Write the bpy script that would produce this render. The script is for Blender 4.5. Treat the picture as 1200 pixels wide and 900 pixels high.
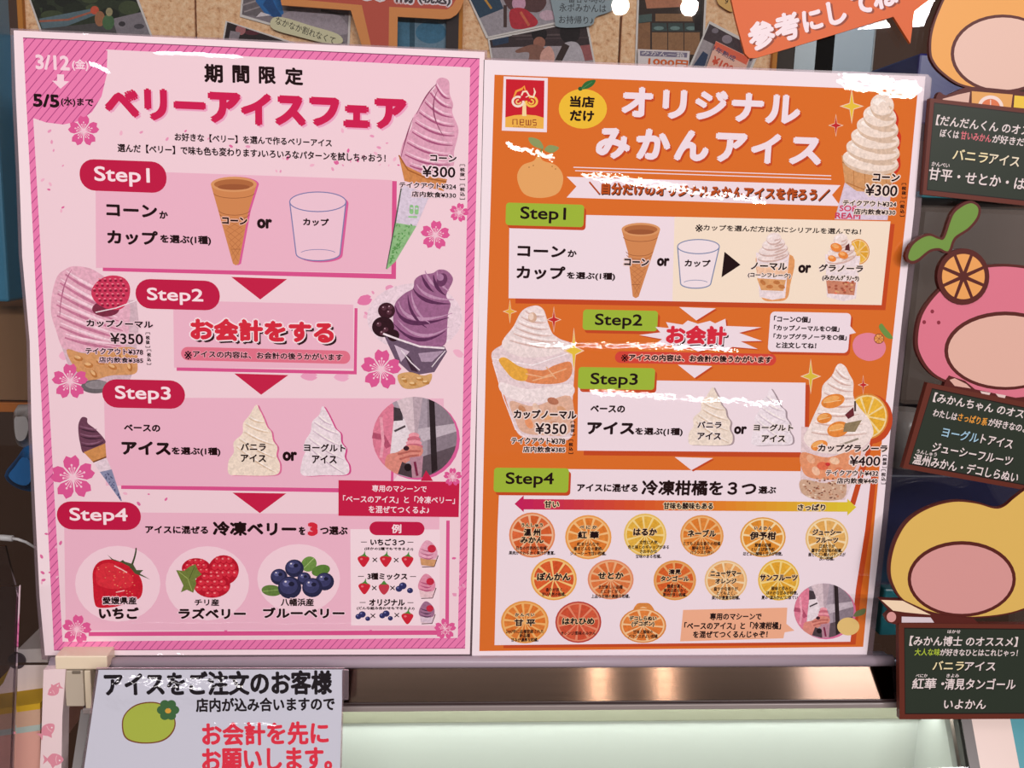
import bpy, bmesh, math, random
from mathutils import Vector, Matrix

for _o in list(bpy.data.objects):
    bpy.data.objects.remove(_o)
scene = bpy.context.scene
COL = scene.collection

# ------------------------------------------------------------------ camera
F_PX = 1078.4
PITCH, YAW, ROLL = 0.1691, 0.0736, -0.0309
CAM = Vector((0.0, -0.6278, 1.30))
cp, sp, cyw, syw, cr, sr = (math.cos(PITCH), math.sin(PITCH), math.cos(YAW), math.sin(YAW), math.cos(ROLL), math.sin(ROLL))
_fh = Vector((syw, cyw, 0)); _r = Vector((cyw, -syw, 0)); _z = Vector((0, 0, 1))
FWD = _fh * cp - _z * sp
_u = _fh * sp + _z * cp
RIGHT = _r * cr - _u * sr
UP = _r * sr + _u * cr
camd = bpy.data.cameras.new('camera'); cam = bpy.data.objects.new('camera', camd); COL.objects.link(cam)
camd.sensor_width = 36.0; camd.lens = F_PX / 1200 * 36.0; camd.clip_start = 0.01; camd.clip_end = 50
cam.matrix_world = Matrix(((RIGHT.x, UP.x, -FWD.x, CAM.x), (RIGHT.y, UP.y, -FWD.y, CAM.y), (RIGHT.z, UP.z, -FWD.z, CAM.z), (0, 0, 0, 1)))
scene.camera = cam

# ------------------------------------------------------------------ exposure, world, lights
vs = scene.view_settings
vs.view_transform = 'Standard'; vs.look = 'None'; vs.gamma = 1; vs.use_curve_mapping = False
vs.exposure = -0.12
scene.cycles.use_denoising = True
world = bpy.data.worlds.new('world'); scene.world = world; world.use_nodes = True
world.node_tree.nodes['Background'].inputs[0].default_value = (1.0, 0.86, 0.84, 1)
world.node_tree.nodes['Background'].inputs[1].default_value = 0.2

def area(name, loc, aim, sx, sy, power, col):
    d = bpy.data.lights.new(name, 'AREA'); d.shape = 'RECTANGLE'; d.size = sx; d.size_y = sy; d.energy = power; d.color = col
    o = bpy.data.objects.new(name, d); COL.objects.link(o); o.location = loc
    o.rotation_euler = (Vector(aim) - Vector(loc)).to_track_quat('-Z', 'Y').to_euler()
    return o

def bulb(name, loc, radius, power, col):
    d = bpy.data.lights.new(name, 'POINT'); d.shadow_soft_size = radius; d.energy = power; d.color = col
    o = bpy.data.objects.new(name, d); COL.objects.link(o); o.location = loc
    return o

WHITE = (1.0, 0.93, 0.94); WARM2 = (1.0, 0.80, 0.66)
KEY = Vector((0.25, -2.6, 2.20))
area('ceiling_light', KEY, (0.1, 0, 1.2), 3.4, 0.19, 60, WHITE)
area('overhead_fill', (-0.55, -1.35, 2.95), (0.0, 0.0, 1.15), 1.0, 0.7, 8, WHITE)  # soft fill added overhead at the left for overall brightness

# ------------------------------------------------------------------ pixel rays
def ray(px, py):
    return FWD + RIGHT * ((px - 600) / F_PX) + UP * ((450 - py) / F_PX)

def at(px, py, Y=0.0):
    d = ray(px, py); t = (Y - CAM.y) / d.y
    return CAM + d * t

def hit(px, py, p0, n):
    d = ray(px, py); t = (p0 - CAM).dot(n) / d.dot(n)
    return CAM + d * t

# round shop lamps: where the glass pane mirrors them
for (bx, by, bd, br, bp, bc) in ((727, 7, 6.0, 0.055, 70, WARM2), (808, 8, 6.0, 0.055, 70, WARM2)):
    g = at(bx, by, 0.004); d = (g - CAM).normalized(); d.y = -d.y
    bulb('shop_bulb', g + d * bd, br, bp, bc)

# ------------------------------------------------------------------ materials
def lin(h):
    h = h.lstrip('#')
    c = [int(h[i:i + 2], 16) / 255 for i in (0, 2, 4)]
    return tuple(x / 12.92 if x <= 0.04045 else ((x + 0.055) / 1.055) ** 2.4 for x in c) + (1.0,)

def hx(r, g, b):
    return '%02x%02x%02x' % (r, g, b)

class NT:
    def __init__(s, nt): s.nt = nt
    def n(s, t, **k):
        o = s.nt.nodes.new(t)
        for a, b in k.items(): setattr(o, a, b)
        return o
    def put(s, sock, v):
        if isinstance(v, bpy.types.NodeSocket): s.nt.links.new(v, sock)
        else: sock.default_value = v
    def m(s, op, a, b=0.0, c=None):
        o = s.n('ShaderNodeMath', operation=op)
        s.put(o.inputs[0], a); s.put(o.inputs[1], b)
        if c is not None: s.put(o.inputs[2], c)
        return o.outputs[0]

# ripples of the laminating film: real bends at the places where the film buckles
BANDS = [  # px start, px end, half width (m)
    ((582, 172), (660, 196), .0050), ((645, 208), (930, 248), .0062), ((575, 408), (905, 416), .0052),
    ((640, 462), (960, 484), .0058), ((965, 106), (1095, 122), .0090), ((165, 64), (300, 70), .0024),
    ((62, 38), (150, 42), .0046), ((100, 76), (134, 92), .0034),
    ((100, 811), (310, 817), .0100), ((228, 851), (345, 853), .0030),
]
def laminate_group():
    g = bpy.data.node_groups.new('laminate_ripple', 'ShaderNodeTree')
    g.interface.new_socket('Normal', in_out='OUTPUT', socket_type='NodeSocketVector')
    k = NT(g); out = k.n('NodeGroupOutput')
    geo = k.n('ShaderNodeNewGeometry'); sep = k.n('ShaderNodeSeparateXYZ'); g.links.new(geo.outputs['Position'], sep.inputs[0])
    X, Z = sep.outputs[0], sep.outputs[2]
    no = k.n('ShaderNodeTexNoise'); g.links.new(geo.outputs['Position'], no.inputs['Vector'])
    no.inputs['Scale'].default_value = 330; no.inputs['Detail'].default_value = 1
    nm = k.n('ShaderNodeTexNoise'); g.links.new(geo.outputs['Position'], nm.inputs['Vector'])
    nm.inputs['Scale'].default_value = 32; nm.inputs['Detail'].default_value = 2
    nj = k.n('ShaderNodeTexNoise'); g.links.new(geo.outputs['Position'], nj.inputs['Vector'])
    nj.inputs['Scale'].default_value = 170; nj.inputs['Detail'].default_value = 1; nj.inputs['Roughness'].default_value = .65
    jag = k.m('SUBTRACT', nj.outputs[0], .5)
    fine = k.m('SUBTRACT', no.outputs[0], .5); mid = k.m('SUBTRACT', nm.outputs[0], .5)
    H = k.m('ADD', k.m('MULTIPLY', fine, .000004), k.m('MULTIPLY', mid, .0003))
    for (a, b, sg) in BANDS:
        Yb = -.036 if a[1] > 780 else 0.0
        p, q = at(*a, Yb), at(*b, Yb)
        e_ray = ray((a[0] + b[0]) / 2, (a[1] + b[1]) / 2); e_in = math.atan2(e_ray.z, e_ray.y)
        need = (math.atan2(KEY.z - p.z, -KEY.y) - e_in) / 2      # tilt that mirrors the ceiling light into view
        A = math.tan(need) * 1.025 / .858 * sg
        sl = (q.z - p.z) / (q.x - p.x)
        line = k.m('MULTIPLY_ADD', k.m('SUBTRACT', X, p.x), sl, p.z)
        d = k.m('ADD', k.m('SUBTRACT', Z, line), k.m('ADD', k.m('MULTIPLY', mid, sg * 1.2), k.m('MULTIPLY', jag, sg * .32)))
        d = k.m('DIVIDE', d, sg)
        e = k.m('EXPONENT', k.m('MULTIPLY', k.m('MULTIPLY', d, d), -1.0))
        c0, hw = (p.x + q.x) / 2, (q.x - p.x) / 2
        t = k.m('DIVIDE', k.m('ABSOLUTE', k.m('SUBTRACT', X, c0)), hw)
        mk = k.n('ShaderNodeMapRange', interpolation_type='SMOOTHSTEP')
        k.put(mk.inputs[0], t); mk.inputs[1].default_value = 1.0; mk.inputs[2].default_value = .6; mk.inputs[3].default_value = 0; mk.inputs[4].default_value = 1
        e = k.m('MULTIPLY', e, mk.outputs[0])
        H = k.m('ADD', H, k.m('MULTIPLY', e, A))
        H = k.m('ADD', H, k.m('MULTIPLY', k.m('MULTIPLY', e, fine), .00002))
    bp = k.n('ShaderNodeBump'); bp.inputs['Strength'].default_value = 1; bp.inputs['Distance'].default_value = 1
    g.links.new(H, bp.inputs['Height']); g.links.new(bp.outputs[0], out.inputs[0])
    return g
RIPPLE = laminate_group()

MATS = {}
def mat(h, kind='print', **kw):
    key = (h, kind)
    if key in MATS: return MATS[key]
    m = bpy.data.materials.new(kind + '_' + h); m.use_nodes = True
    nt = m.node_tree; b = nt.nodes['Principled BSDF']; k = NT(nt)
    b.inputs['Base Color'].default_value = lin(h); b.inputs['Roughness'].default_value = .55
    if kind in ('print', 'photo', 'stripe'):
        b.inputs['Specular IOR Level'].default_value = 0
        b.inputs['Coat Weight'].default_value = 1; b.inputs['Coat Roughness'].default_value = .03
        g = k.n('ShaderNodeGroup'); g.node_tree = RIPPLE; nt.links.new(g.outputs[0], b.inputs['Coat Normal'])
    if kind == 'stripe':
        geo = k.n('ShaderNodeNewGeometry'); sep = k.n('ShaderNodeSeparateXYZ'); nt.links.new(geo.outputs['Position'], sep.inputs[0])
        f = k.m('FRACT', k.m('MULTIPLY', k.m('SUBTRACT', k.m('MULTIPLY', sep.outputs[2], .85), sep.outputs[0]), 190.0))
        f = k.m('LESS_THAN', f, .13)
        mx = k.n('ShaderNodeMix', data_type='RGBA'); nt.links.new(f, mx.inputs[0])
        mx.inputs[6].default_value = lin(h); mx.inputs[7].default_value = lin('b04a84'); nt.links.new(mx.outputs[2], b.inputs['Base Color'])
    if kind in ('photo', 'mottle'):
        tc = k.n('ShaderNodeNewGeometry'); no = k.n('ShaderNodeTexNoise'); nt.links.new(tc.outputs['Position'], no.inputs['Vector'])
        no.inputs['Scale'].default_value = kw.get('scale', 420); no.inputs['Detail'].default_value = 4; no.inputs['Distortion'].default_value = .8
        r = k.n('ShaderNodeMapRange'); nt.links.new(no.outputs[0], r.inputs[0])
        r.inputs[1].default_value = .3; r.inputs[2].default_value = .7; r.inputs[3].default_value = .84; r.inputs[4].default_value = 1.12
        mx = k.n('ShaderNodeVectorMath', operation='SCALE'); mx.inputs[0].default_value = lin(h)[:3]; nt.links.new(r.outputs[0], mx.inputs['Scale'])
        nt.links.new(mx.outputs[0], b.inputs['Base Color'])
    if kind == 'card':
        b.inputs['Roughness'].default_value = .4; b.inputs['Specular IOR Level'].default_value = .18
    if kind in ('dull', 'mottle'):
        b.inputs['Roughness'].default_value = .75; b.inputs['Specular IOR Level'].default_value = .25
    if kind == 'plastic':
        b.inputs['Roughness'].default_value = .28
    if kind == 'steel':
        b.inputs['Metallic'].default_value = 1; b.inputs['Roughness'].default_value = .3
    if kind == 'brushed':
        b.inputs['Metallic'].default_value = 1; b.inputs['Anisotropic'].default_value = .95
        tg = k.n('ShaderNodeCombineXYZ'); tg.inputs[1].default_value = -.373; tg.inputs[2].default_value = -.928; nt.links.new(tg.outputs[0], b.inputs['Tangent'])
        geo = k.n('ShaderNodeNewGeometry'); mp = k.n('ShaderNodeMapping'); mp.inputs['Scale'].default_value = (4, 4, 1800)
        nt.links.new(geo.outputs['Position'], mp.inputs[0]); no = k.n('ShaderNodeTexNoise'); nt.links.new(mp.outputs[0], no.inputs['Vector']); no.inputs['Scale'].default_value = 1
        r = k.n('ShaderNodeMapRange'); nt.links.new(no.outputs[0], r.inputs[0]); r.inputs[3].default_value = .11; r.inputs[4].default_value = .17
        nt.links.new(r.outputs[0], b.inputs['Roughness'])
    if kind == 'cork':
        geo = k.n('ShaderNodeNewGeometry'); no = k.n('ShaderNodeTexNoise'); nt.links.new(geo.outputs['Position'], no.inputs['Vector'])
        no.inputs['Scale'].default_value = 190; no.inputs['Detail'].default_value = 5; no.inputs['Roughness'].default_value = .7
        cr_ = k.n('ShaderNodeValToRGB'); nt.links.new(no.outputs[0], cr_.inputs[0])
        e = cr_.color_ramp.elements; e[0].position = .3; e[0].color = lin('a8724a'); e[1].position = .62; e[1].color = lin('ffd6ac')
        x = e.new(.42); x.color = lin('ecb688')
        nt.links.new(cr_.outputs[0], b.inputs['Base Color']); b.inputs['Roughness'].default_value = .9
        bp = k.n('ShaderNodeBump'); bp.inputs['Distance'].default_value = .002; nt.links.new(no.outputs[0], bp.inputs['Height']); nt.links.new(bp.outputs[0], b.inputs['Normal'])
    if kind in ('glass', 'film'):
        nt.nodes.remove(b); o = nt.nodes['Material Output']
        tr = k.n('ShaderNodeBsdfTransparent'); tr.inputs[0].default_value = lin(h)
        gl = k.n('ShaderNodeBsdfGlossy'); gl.inputs['Roughness'].default_value = .01 if kind == 'glass' else .22
        fr = k.n('ShaderNodeFresnel'); fr.inputs[0].default_value = 1.45
        mx = k.n('ShaderNodeMixShader'); nt.links.new(fr.outputs[0], mx.inputs[0]); nt.links.new(tr.outputs[0], mx.inputs[1]); nt.links.new(gl.outputs[0], mx.inputs[2])
        last = mx.outputs[0]
        if kind == 'film':
            df = k.n('ShaderNodeBsdfDiffuse'); df.inputs[0].default_value = lin('c8b8c0'); m2 = k.n('ShaderNodeMixShader'); m2.inputs[0].default_value = .13
            nt.links.new(last, m2.inputs[1]); nt.links.new(df.outputs[0], m2.inputs[2]); last = m2.outputs[0]
        nt.links.new(last, o.inputs[0])
    MATS[key] = m
    return m

# ------------------------------------------------------------------ things and meshes
def thing(name, label, cat, loc=(0, 0, 0), group=None):
    o = bpy.data.objects.new(name, None); COL.objects.link(o); o.location = loc; o.empty_display_size = .02
    tag(o, label, cat, group); return o

def tag(o, label=None, cat=None, group=None, kind=None):
    if label: o['label'] = label
    if cat: o['category'] = cat
    if group: o['group'] = group
    if kind: o['kind'] = kind
    return o

def world_loc(o):
    v = Vector(o.location)
    while o.parent: o = o.parent; v = v + Vector(o.location)
    return v

def link(name, verts, faces, mats, idx, parent=None, smooth=False):
    base = world_loc(parent) if parent else Vector((0, 0, 0))
    lo = Vector([min(v[i] for v in verts) for i in range(3)]); hi = Vector([max(v[i] for v in verts) for i in range(3)])
    c = (lo + hi) / 2
    me = bpy.data.meshes.new(name); me.from_pydata([Vector(v) - c for v in verts], [], faces)
    for m in mats: me.materials.append(m)
    if len(mats) > 1: me.polygons.foreach_set('material_index', idx)
    if smooth: me.polygons.foreach_set('use_smooth', [True] * len(me.polygons))
    me.update()
    o = bpy.data.objects.new(name, me); COL.objects.link(o)
    if parent: o.parent = parent
    o.location = c - base
    return o

class MB:
    """boxes, tubes and prisms collected into one mesh"""
    def __init__(s): s.v = []; s.f = []
    def add(s, vs, fs):
        n = len(s.v); s.v += [Vector(v) for v in vs]; s.f += [tuple(i + n for i in f) for f in fs]
    def box(s, lo, hi, bev=0.0):
        bm = bmesh.new(); bmesh.ops.create_cube(bm, size=1)
        c = [(a + b) / 2 for a, b in zip(lo, hi)]; d = [abs(b - a) for a, b in zip(lo, hi)]
        for v in bm.verts: v.co = Vector([c[i] + v.co[i] * d[i] for i in range(3)])
        if bev: bmesh.ops.bevel(bm, geom=list(bm.edges), offset=bev, segments=2, affect='EDGES', profile=.5)
        s.bm(bm)
    def bm(s, bm):
        bm.verts.index_update(); s.add([v.co.copy() for v in bm.verts], [[v.index for v in f.verts] for f in bm.faces]); bm.free()
    def tube(s, pts, r, seg=14):
        pts = [Vector(p) for p in pts]; rings = []
        for i, p in enumerate(pts):
            t = (pts[min(i + 1, len(pts) - 1)] - pts[max(i - 1, 0)]).normalized()
            a = t.orthogonal().normalized() if i == 0 else (a - t * a.dot(t)).normalized()
            b = t.cross(a)
            rr = r[i] if isinstance(r, (list, tuple)) else r
            rings.append([p + (a * math.cos(2 * math.pi * j / seg) + b * math.sin(2 * math.pi * j / seg)) * rr for j in range(seg)])
        vs = [v for q in rings for v in q]; fs = []
        for i in range(len(pts) - 1):
            for j in range(seg):
                fs.append((i * seg + j, i * seg + (j + 1) % seg, (i + 1) * seg + (j + 1) % seg, (i + 1) * seg + j))
        fs.append(tuple(range(seg - 1, -1, -1))); fs.append(tuple((len(pts) - 1) * seg + j for j in range(seg)))
        s.add(vs, fs)
    def prism(s, front, off):
        n = len(front); off = Vector(off)
        vs = [Vector(p) for p in front] + [Vector(p) + off for p in front]
        s.add(vs, [tuple(range(n)), tuple(range(2 * n - 1, n - 1, -1))] + [(i, i + n, (i + 1) % n + n, (i + 1) % n) for i in range(n)])
    def build(s, name, m, parent=None, smooth=False):
        o = link(name, s.v, s.f, [m], [], parent, False)
        if smooth:
            for p in o.data.polygons: p.use_smooth = len(p.vertices) == 4
        return o

# ------------------------------------------------------------------ printed sheets
_tc = bpy.data.curves.new('lettering', 'FONT'); _to = bpy.data.objects.new('lettering', _tc)
_cache = {}
def glyphs(s, res=3):
    key = (s, res)
    if key not in _cache:
        _tc.body = s; _tc.size = 1; _tc.resolution_u = res
        me = bpy.data.meshes.new_from_object(_to)
        _cache[key] = ([(v.co.x, v.co.y) for v in me.vertices], [tuple(p.vertices) for p in me.polygons])
        bpy.data.meshes.remove(me)
    return _cache[key]

def clip_convex(poly, cl):
    def area2(p): return sum(p[i][0] * p[(i + 1) % len(p)][1] - p[(i + 1) % len(p)][0] * p[i][1] for i in range(len(p)))
    if area2(cl) < 0: cl = cl[::-1]
    out = poly
    for i in range(len(cl)):
        a, b = cl[i], cl[(i + 1) % len(cl)]
        inp, out = out, []
        if not inp: return []
        side = lambda p: (b[0] - a[0]) * (p[1] - a[1]) - (b[1] - a[1]) * (p[0] - a[0])
        for j in range(len(inp)):
            p, q = inp[j - 1], inp[j]; sp_, sq = side(p), side(q)
            if (sp_ < 0) != (sq < 0):
                t = sp_ / (sp_ - sq); out.append((p[0] + (q[0] - p[0]) * t, p[1] + (q[1] - p[1]) * t))
            if sq >= 0: out.append(q)
    return out

class Sheet:
    """a flat printed sheet standing at depth Y, turned by theta in its own plane; STEP is the ink thickness"""
    STEP = 4e-6; CELL = .0016
    def __init__(s, Y, theta=0.0): s.Y = Y; s.c = math.cos(theta); s.s = math.sin(theta); s.n0 = 3; s.g = {}; s.n = 0
    def uv(s, p):
        w = at(p[0], p[1], s.Y); return (w.x * s.c + w.z * s.s, -w.x * s.s + w.z * s.c)
    def w(s, q, d=0.0):
        return Vector((q[0] * s.c - q[1] * s.s, s.Y - d, q[0] * s.s + q[1] * s.c))
    def slab(s, name, pts, thick, m, parent=None, d=0.0):
        uv = [s.uv(p) for p in pts]; C = s.CELL; lay = int(d / s.STEP) + 2
        for i in range(int(min(q[0] for q in uv) // C), int(max(q[0] for q in uv) // C) + 1):
            for j in range(int(min(q[1] for q in uv) // C), int(max(q[1] for q in uv) // C) + 1): s.g[(i, j)] = max(lay, s.g.get((i, j), 0))
        mb = MB(); mb.prism([s.w(q, d) for q in uv], (0, thick + d, 0)); return mb.build(name, m, parent)

def smooth_closed(pts, k=5):
    out = []; n = len(pts)
    for i in range(n):
        p0, p1, p2, p3 = pts[i - 1], pts[i], pts[(i + 1) % n], pts[(i + 2) % n]
        for j in range(k):
            t = j / k
            out.append(tuple(.5 * ((2 * p1[a]) + (-p0[a] + p2[a]) * t + (2 * p0[a] - 5 * p1[a] + 4 * p2[a] - p3[a]) * t * t + (-p0[a] + 3 * p1[a] - 3 * p2[a] + p3[a]) * t ** 3) for a in (0, 1)))
    return out

class Ink:
    def __init__(s, sheet, kind='print', clip=None): s.sh = sheet; s.kind = kind; s.v = []; s.f = []; s.i = []; s.ms = []; s.clip = clip
    def mi(s, h, kind=None):
        m = mat(h, kind or s.kind)
        if m not in s.ms: s.ms.append(m)
        return s.ms.index(m)
    def raw(s, uvs, faces, h, kind=None, same=False):
        C = s.sh.CELL; g = s.sh.g
        us = [q[0] for q in uvs]; vs_ = [q[1] for q in uvs]
        cells = [(i, j) for i in range(int(min(us) // C), int(max(us) // C) + 1) for j in range(int(min(vs_) // C), int(max(vs_) // C) + 1)]
        lay = max((g.get(c, 0) for c in cells), default=0) + 1     # one film of ink above whatever lies there already
        for c in cells: g[c] = lay
        d = (s.sh.n0 + lay) * s.sh.STEP; n = len(s.v); k = s.mi(h, kind)
        s.v += [s.sh.w(q, d) for q in uvs]
        for f in faces:
            f = tuple(i + n for i in f)
            s.f.append(f); s.i.append(k)
    def poly(s, pts, h, kind=None, same=False, clip=None):
        uv = [s.sh.uv(p) for p in pts]
        cl = clip or s.clip
        if cl: uv = clip_convex(uv, [s.sh.uv(p) for p in cl])
        if len(uv) < 3: return s
        a = sum(uv[i][0] * uv[(i + 1) % len(uv)][1] - uv[(i + 1) % len(uv)][0] * uv[i][1] for i in range(len(uv)))
        if a < 0: uv = uv[::-1]     # counter-clockwise seen from the front
        s.raw(uv, [tuple(range(len(uv)))], h, kind, same); return s
    def blob(s, pts, h, kind=None, same=False, k=5): return s.poly(smooth_closed(pts, k), h, kind, same)
    def rect(s, x0, y0, x1, y1, h, kind=None, r=0, dx=0, dy=0):
        a, b = s.sh.uv((x0 + dx, y0 + dy)), s.sh.uv((x1 + dx, y1 + dy))
        L, R, T, B = a[0], b[0], a[1], b[1]
        if r:
            rr = min(r * (R - L) / (x1 - x0), (R - L) / 2, (T - B) / 2); uv = []
            for (cx, cy, a0) in ((R - rr, T - rr, 0), (L + rr, T - rr, 90), (L + rr, B + rr, 180), (R - rr, B + rr, 270)):
                uv += [(cx + rr * math.cos(math.radians(a0 + q * 15)), cy + rr * math.sin(math.radians(a0 + q * 15))) for q in range(7)]
        else: uv = [(R, T), (L, T), (L, B), (R, B)]
        s.raw(uv, [tuple(range(len(uv)))], h, kind); return s
    def ell(s, cx, cy, rx, ry, h, kind=None, rot=0, n=28, same=False, a0=0, a1=360):
        c, q = math.cos(math.radians(rot)), math.sin(math.radians(rot)); pts = []
        full = a1 - a0 >= 360
        for i in range(n if full else n + 1):
            a = math.radians(a0 + (a1 - a0) * i / n); x, y = rx * math.cos(a), ry * math.sin(a); pts.append((cx + x * c - y * q, cy + x * q + y * c))
        return s.poly(pts, h, kind, same)
    def ring(s, cx, cy, rx, ry, w, h, n=36, a0=0, a1=360, rot=0):
        c, q = math.cos(math.radians(rot)), math.sin(math.radians(rot))
        pts = []
        for i in range(n + 1):
            a = math.radians(a0 + (a1 - a0) * i / n); x, y = rx * math.cos(a), ry * math.sin(a); pts.append((cx + x * c - y * q, cy + x * q + y * c))
        return s.line(pts, w, h)
    def line(s, pts, w, h, close=False, kind=None):
        if isinstance(w, list) and len(pts) == 3 and not close:      # a tapering stroke bends smoothly
            (ax, ay), (bx, by), (cx_, cy_) = pts; qx, qy = 2 * bx - (ax + cx_) / 2, 2 * by - (ay + cy_) / 2
            T = [i / 8 for i in range(9)]
            pts = [((1 - t) ** 2 * ax + 2 * t * (1 - t) * qx + t * t * cx_, (1 - t) ** 2 * ay + 2 * t * (1 - t) * qy + t * t * cy_) for t in T]
            w = [(w[0] + (w[1] - w[0]) * min(1, t * 2.4)) if t < .5 else (w[1] + (w[2] - w[1]) * max(0, (t - .58) / .42)) for t in T]
        P = list(pts) + ([pts[0]] if close else [])
        L, R = [], []
        for i, p in enumerate(P):
            if close and i in (0, len(P) - 1): a, b = P[-2], P[1]
            else: a, b = P[max(i - 1, 0)], P[min(i + 1, len(P) - 1)]
            dx, dy = b[0] - a[0], b[1] - a[1]; l = math.hypot(dx, dy) or 1
            ww = (w[i] if isinstance(w, (list, tuple)) else w) / 2
            nx, ny = -dy / l * ww, dx / l * ww
            L.append((p[0] + nx, p[1] + ny)); R.append((p[0] - nx, p[1] - ny))
        uv = [s.sh.uv(p) for p in L + R]; n = len(P)
        fs = [(i, i + 1, n + i + 1, n + i) for i in range(n - 1)]
        s.raw(uv, fs, h, kind, True); return s
    def fill_line(s, pts, h, lh, w, kind=None):
        s.poly(pts, h, kind); return s.line(pts, w, lh, True)
    def _all(s, t, b, tr, h, halo, shadow, sc, res, bw):
        g = glyphs(t, res); base = [tr(p) for p in g[0]]
        def copy(hh, ax, ay, first): s.raw([(q[0] + ax, q[1] + ay) for q in base], g[1], hh, None, not first)
        def smear(hh, r, n, dx=0.0, dy=0.0):
            for k in range(n): a = (k + .5) * 2 * math.pi / n; copy(hh, dx + r * math.cos(a), dy + r * math.sin(a), k == 0)
        if shadow: smear(shadow[0], bw, 6, shadow[1] * sc, -shadow[2] * sc)
        if halo: smear(halo[0], bw + halo[1] * sc, 10)
        if bw > 1e-7:
            smear(h, bw, 6); copy(h, 0, 0, False)
        else: copy(h, 0, 0, True)
        return s
    def text(s, t, x0, y0, x1, y1, h, b=.018, halo=None, shadow=None, res=3):
        """lettering that fills the box from the top left corner (x0, y0) to the bottom right corner (x1, y1)"""
        g = glyphs(t, res); xs = [p[0] for p in g[0]]; ys = [p[1] for p in g[0]]
        a, c = s.sh.uv((x0, y0)), s.sh.uv((x1, y1))
        b *= 1.5; bw = b * (a[1] - c[1]) / (max(ys) - min(ys)) if max(ys) - min(ys) > .3 else b * (c[0] - a[0]) / (max(xs) - min(xs))
        a, c = (a[0] + bw, a[1] - bw), (c[0] - bw, c[1] + bw)
        kx = (c[0] - a[0]) / (max(xs) - min(xs)); ky = (a[1] - c[1]) / (max(ys) - min(ys)); mx, my = min(xs), min(ys)
        sc = (c[0] - a[0]) / (x1 - x0)
        return s._all(t, b, lambda p: (a[0] + (p[0] - mx) * kx, c[1] + (p[1] - my) * ky), h, halo, shadow, sc, res, bw)
    def em(s, t, x, y, em, h, b=.018, anchor='c', width=None, halo=None, shadow=None, res=2):
        """lettering of the size em (px) centred on, or starting at, (x, y)"""
        g = glyphs(t, res); xs = [p[0] for p in g[0]]
        a, c = s.sh.uv((x, y)), s.sh.uv((x + 1, y)); sc = math.hypot(c[0] - a[0], c[1] - a[1])
        ky = em * sc; kx = width * sc / (max(xs) - min(xs)) if width else ky
        w = (max(xs) - min(xs)) * kx; ox = a[0] - (w / 2 if anchor == 'c' else 0); mx = min(xs)
        return s._all(t, b, lambda p: (ox + (p[0] - mx) * kx, a[1] + (p[1] - .36) * ky), h, halo, shadow, sc, res, b * 1.4 * ky)
    def vert_tax(s, x0, y0, x1, y1, t, h, halo=None):
        """two characters set upright between a pair of upright brackets"""
        hgt = (y1 - y0); cx = (x0 + x1) / 2; w = (x1 - x0)
        for i, ch in enumerate(t):
            yy = y0 + hgt * (.2 + .31 * i); s.text(ch, x0 + w * .04, yy, x1 - w * .04, yy + hgt * .28, h, b=.03, halo=halo, res=2)
        for (ya, yb) in ((y0 + hgt * .12, y0), (y1 - hgt * .1, y1)):
            s.line([(x0 + .3, ya), (x0 + .3, yb), (x1 - .3, yb), (x1 - .3, ya)], .9, h)
        return s
    def star(s, cx, cy, rx, ry, h, edge=None):
        pts = []
        for i in range(8):
            a = math.radians(i * 45); k = 1 if i % 2 == 0 else .26
            pts.append((cx + rx * k * math.cos(a), cy + ry * k * math.sin(a)))
        if edge: s.poly([(cx + (p[0] - cx) * 1.3, cy + (p[1] - cy) * 1.25) for p in pts], edge)
        return s.poly(pts, h)
    def sakura(s, cx, cy, r, rot=0, h='dc5a96', c='f6c9da'):
        for k in range(5):
            a = math.radians(rot + k * 72 - 90)
            pt = lambda rr, da: (cx + r * rr * math.cos(a + math.radians(da)), cy + r * rr * math.sin(a + math.radians(da)))
            s.poly([pt(.06, 0), pt(.36, -30), pt(.62, -33), pt(.84, -25), pt(1.0, -12), pt(.87, 0), pt(1.0, 12), pt(.84, 25), pt(.62, 33), pt(.36, 30)], h, same=k > 0)
        for k in range(5):
            a = math.radians(rot + k * 72 - 90)
            for da, rr in ((-16, .42), (0, .55), (16, .42)):
                q = (cx + r * rr * math.cos(a + math.radians(da)), cy + r * rr * math.sin(a + math.radians(da)))
                s.line([(cx, cy), q], max(.4, r * .035), c); s.ell(q[0], q[1], r * .05, r * .05, c, n=8)
        return s
    def swirl(s, foot, tip, w, n, main, dark, light, tilt=-12, taper=.85, first=0.0):
        """a soft serve of n coils from foot to tip"""
        ax, ay = tip[0] - foot[0], tip[1] - foot[1]; L = math.hypot(ax, ay); rot = math.degrees(math.atan2(ax, -ay))
        for i in range(n):
            t = first + (1 - first) * i / n
            cx, cy = foot[0] + ax * (t + .09), foot[1] + ay * (t + .09)
            hw = w / 2 * (1 - t ** 1.6 * taper); hh = L / n * 1.12
            s.ell(cx, cy, hw, hh, dark, rot=rot + tilt)
            s.ell(cx - hw * .02, cy - hh * .16, hw * .985, hh * .86, main, rot=rot + tilt)
            s.ell(cx - hw * .25, cy - hh * .36, hw * .55, hh * .3, light, rot=rot + tilt)
            s.ell(cx + hw * .45, cy + hh * .1, hw * .42, hh * .16, dark, rot=rot + tilt - 8)
        c0 = (foot[0] + ax * .84, foot[1] + ay * .84); hw = w / 2 * .3
        nx, ny = -ay / L, ax / L
        s.blob([(c0[0] - nx * -hw, c0[1] - ny * -hw), (c0[0] + ax * .1 + nx * hw * .8, c0[1] + ay * .1 + ny * hw * .8), (tip[0], tip[1]), (c0[0] + ax * .08 - nx * hw * .6, c0[1] + ay * .08 - ny * hw * .6), (c0[0] - nx * hw, c0[1] - ny * hw)], main)
        return s
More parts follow.
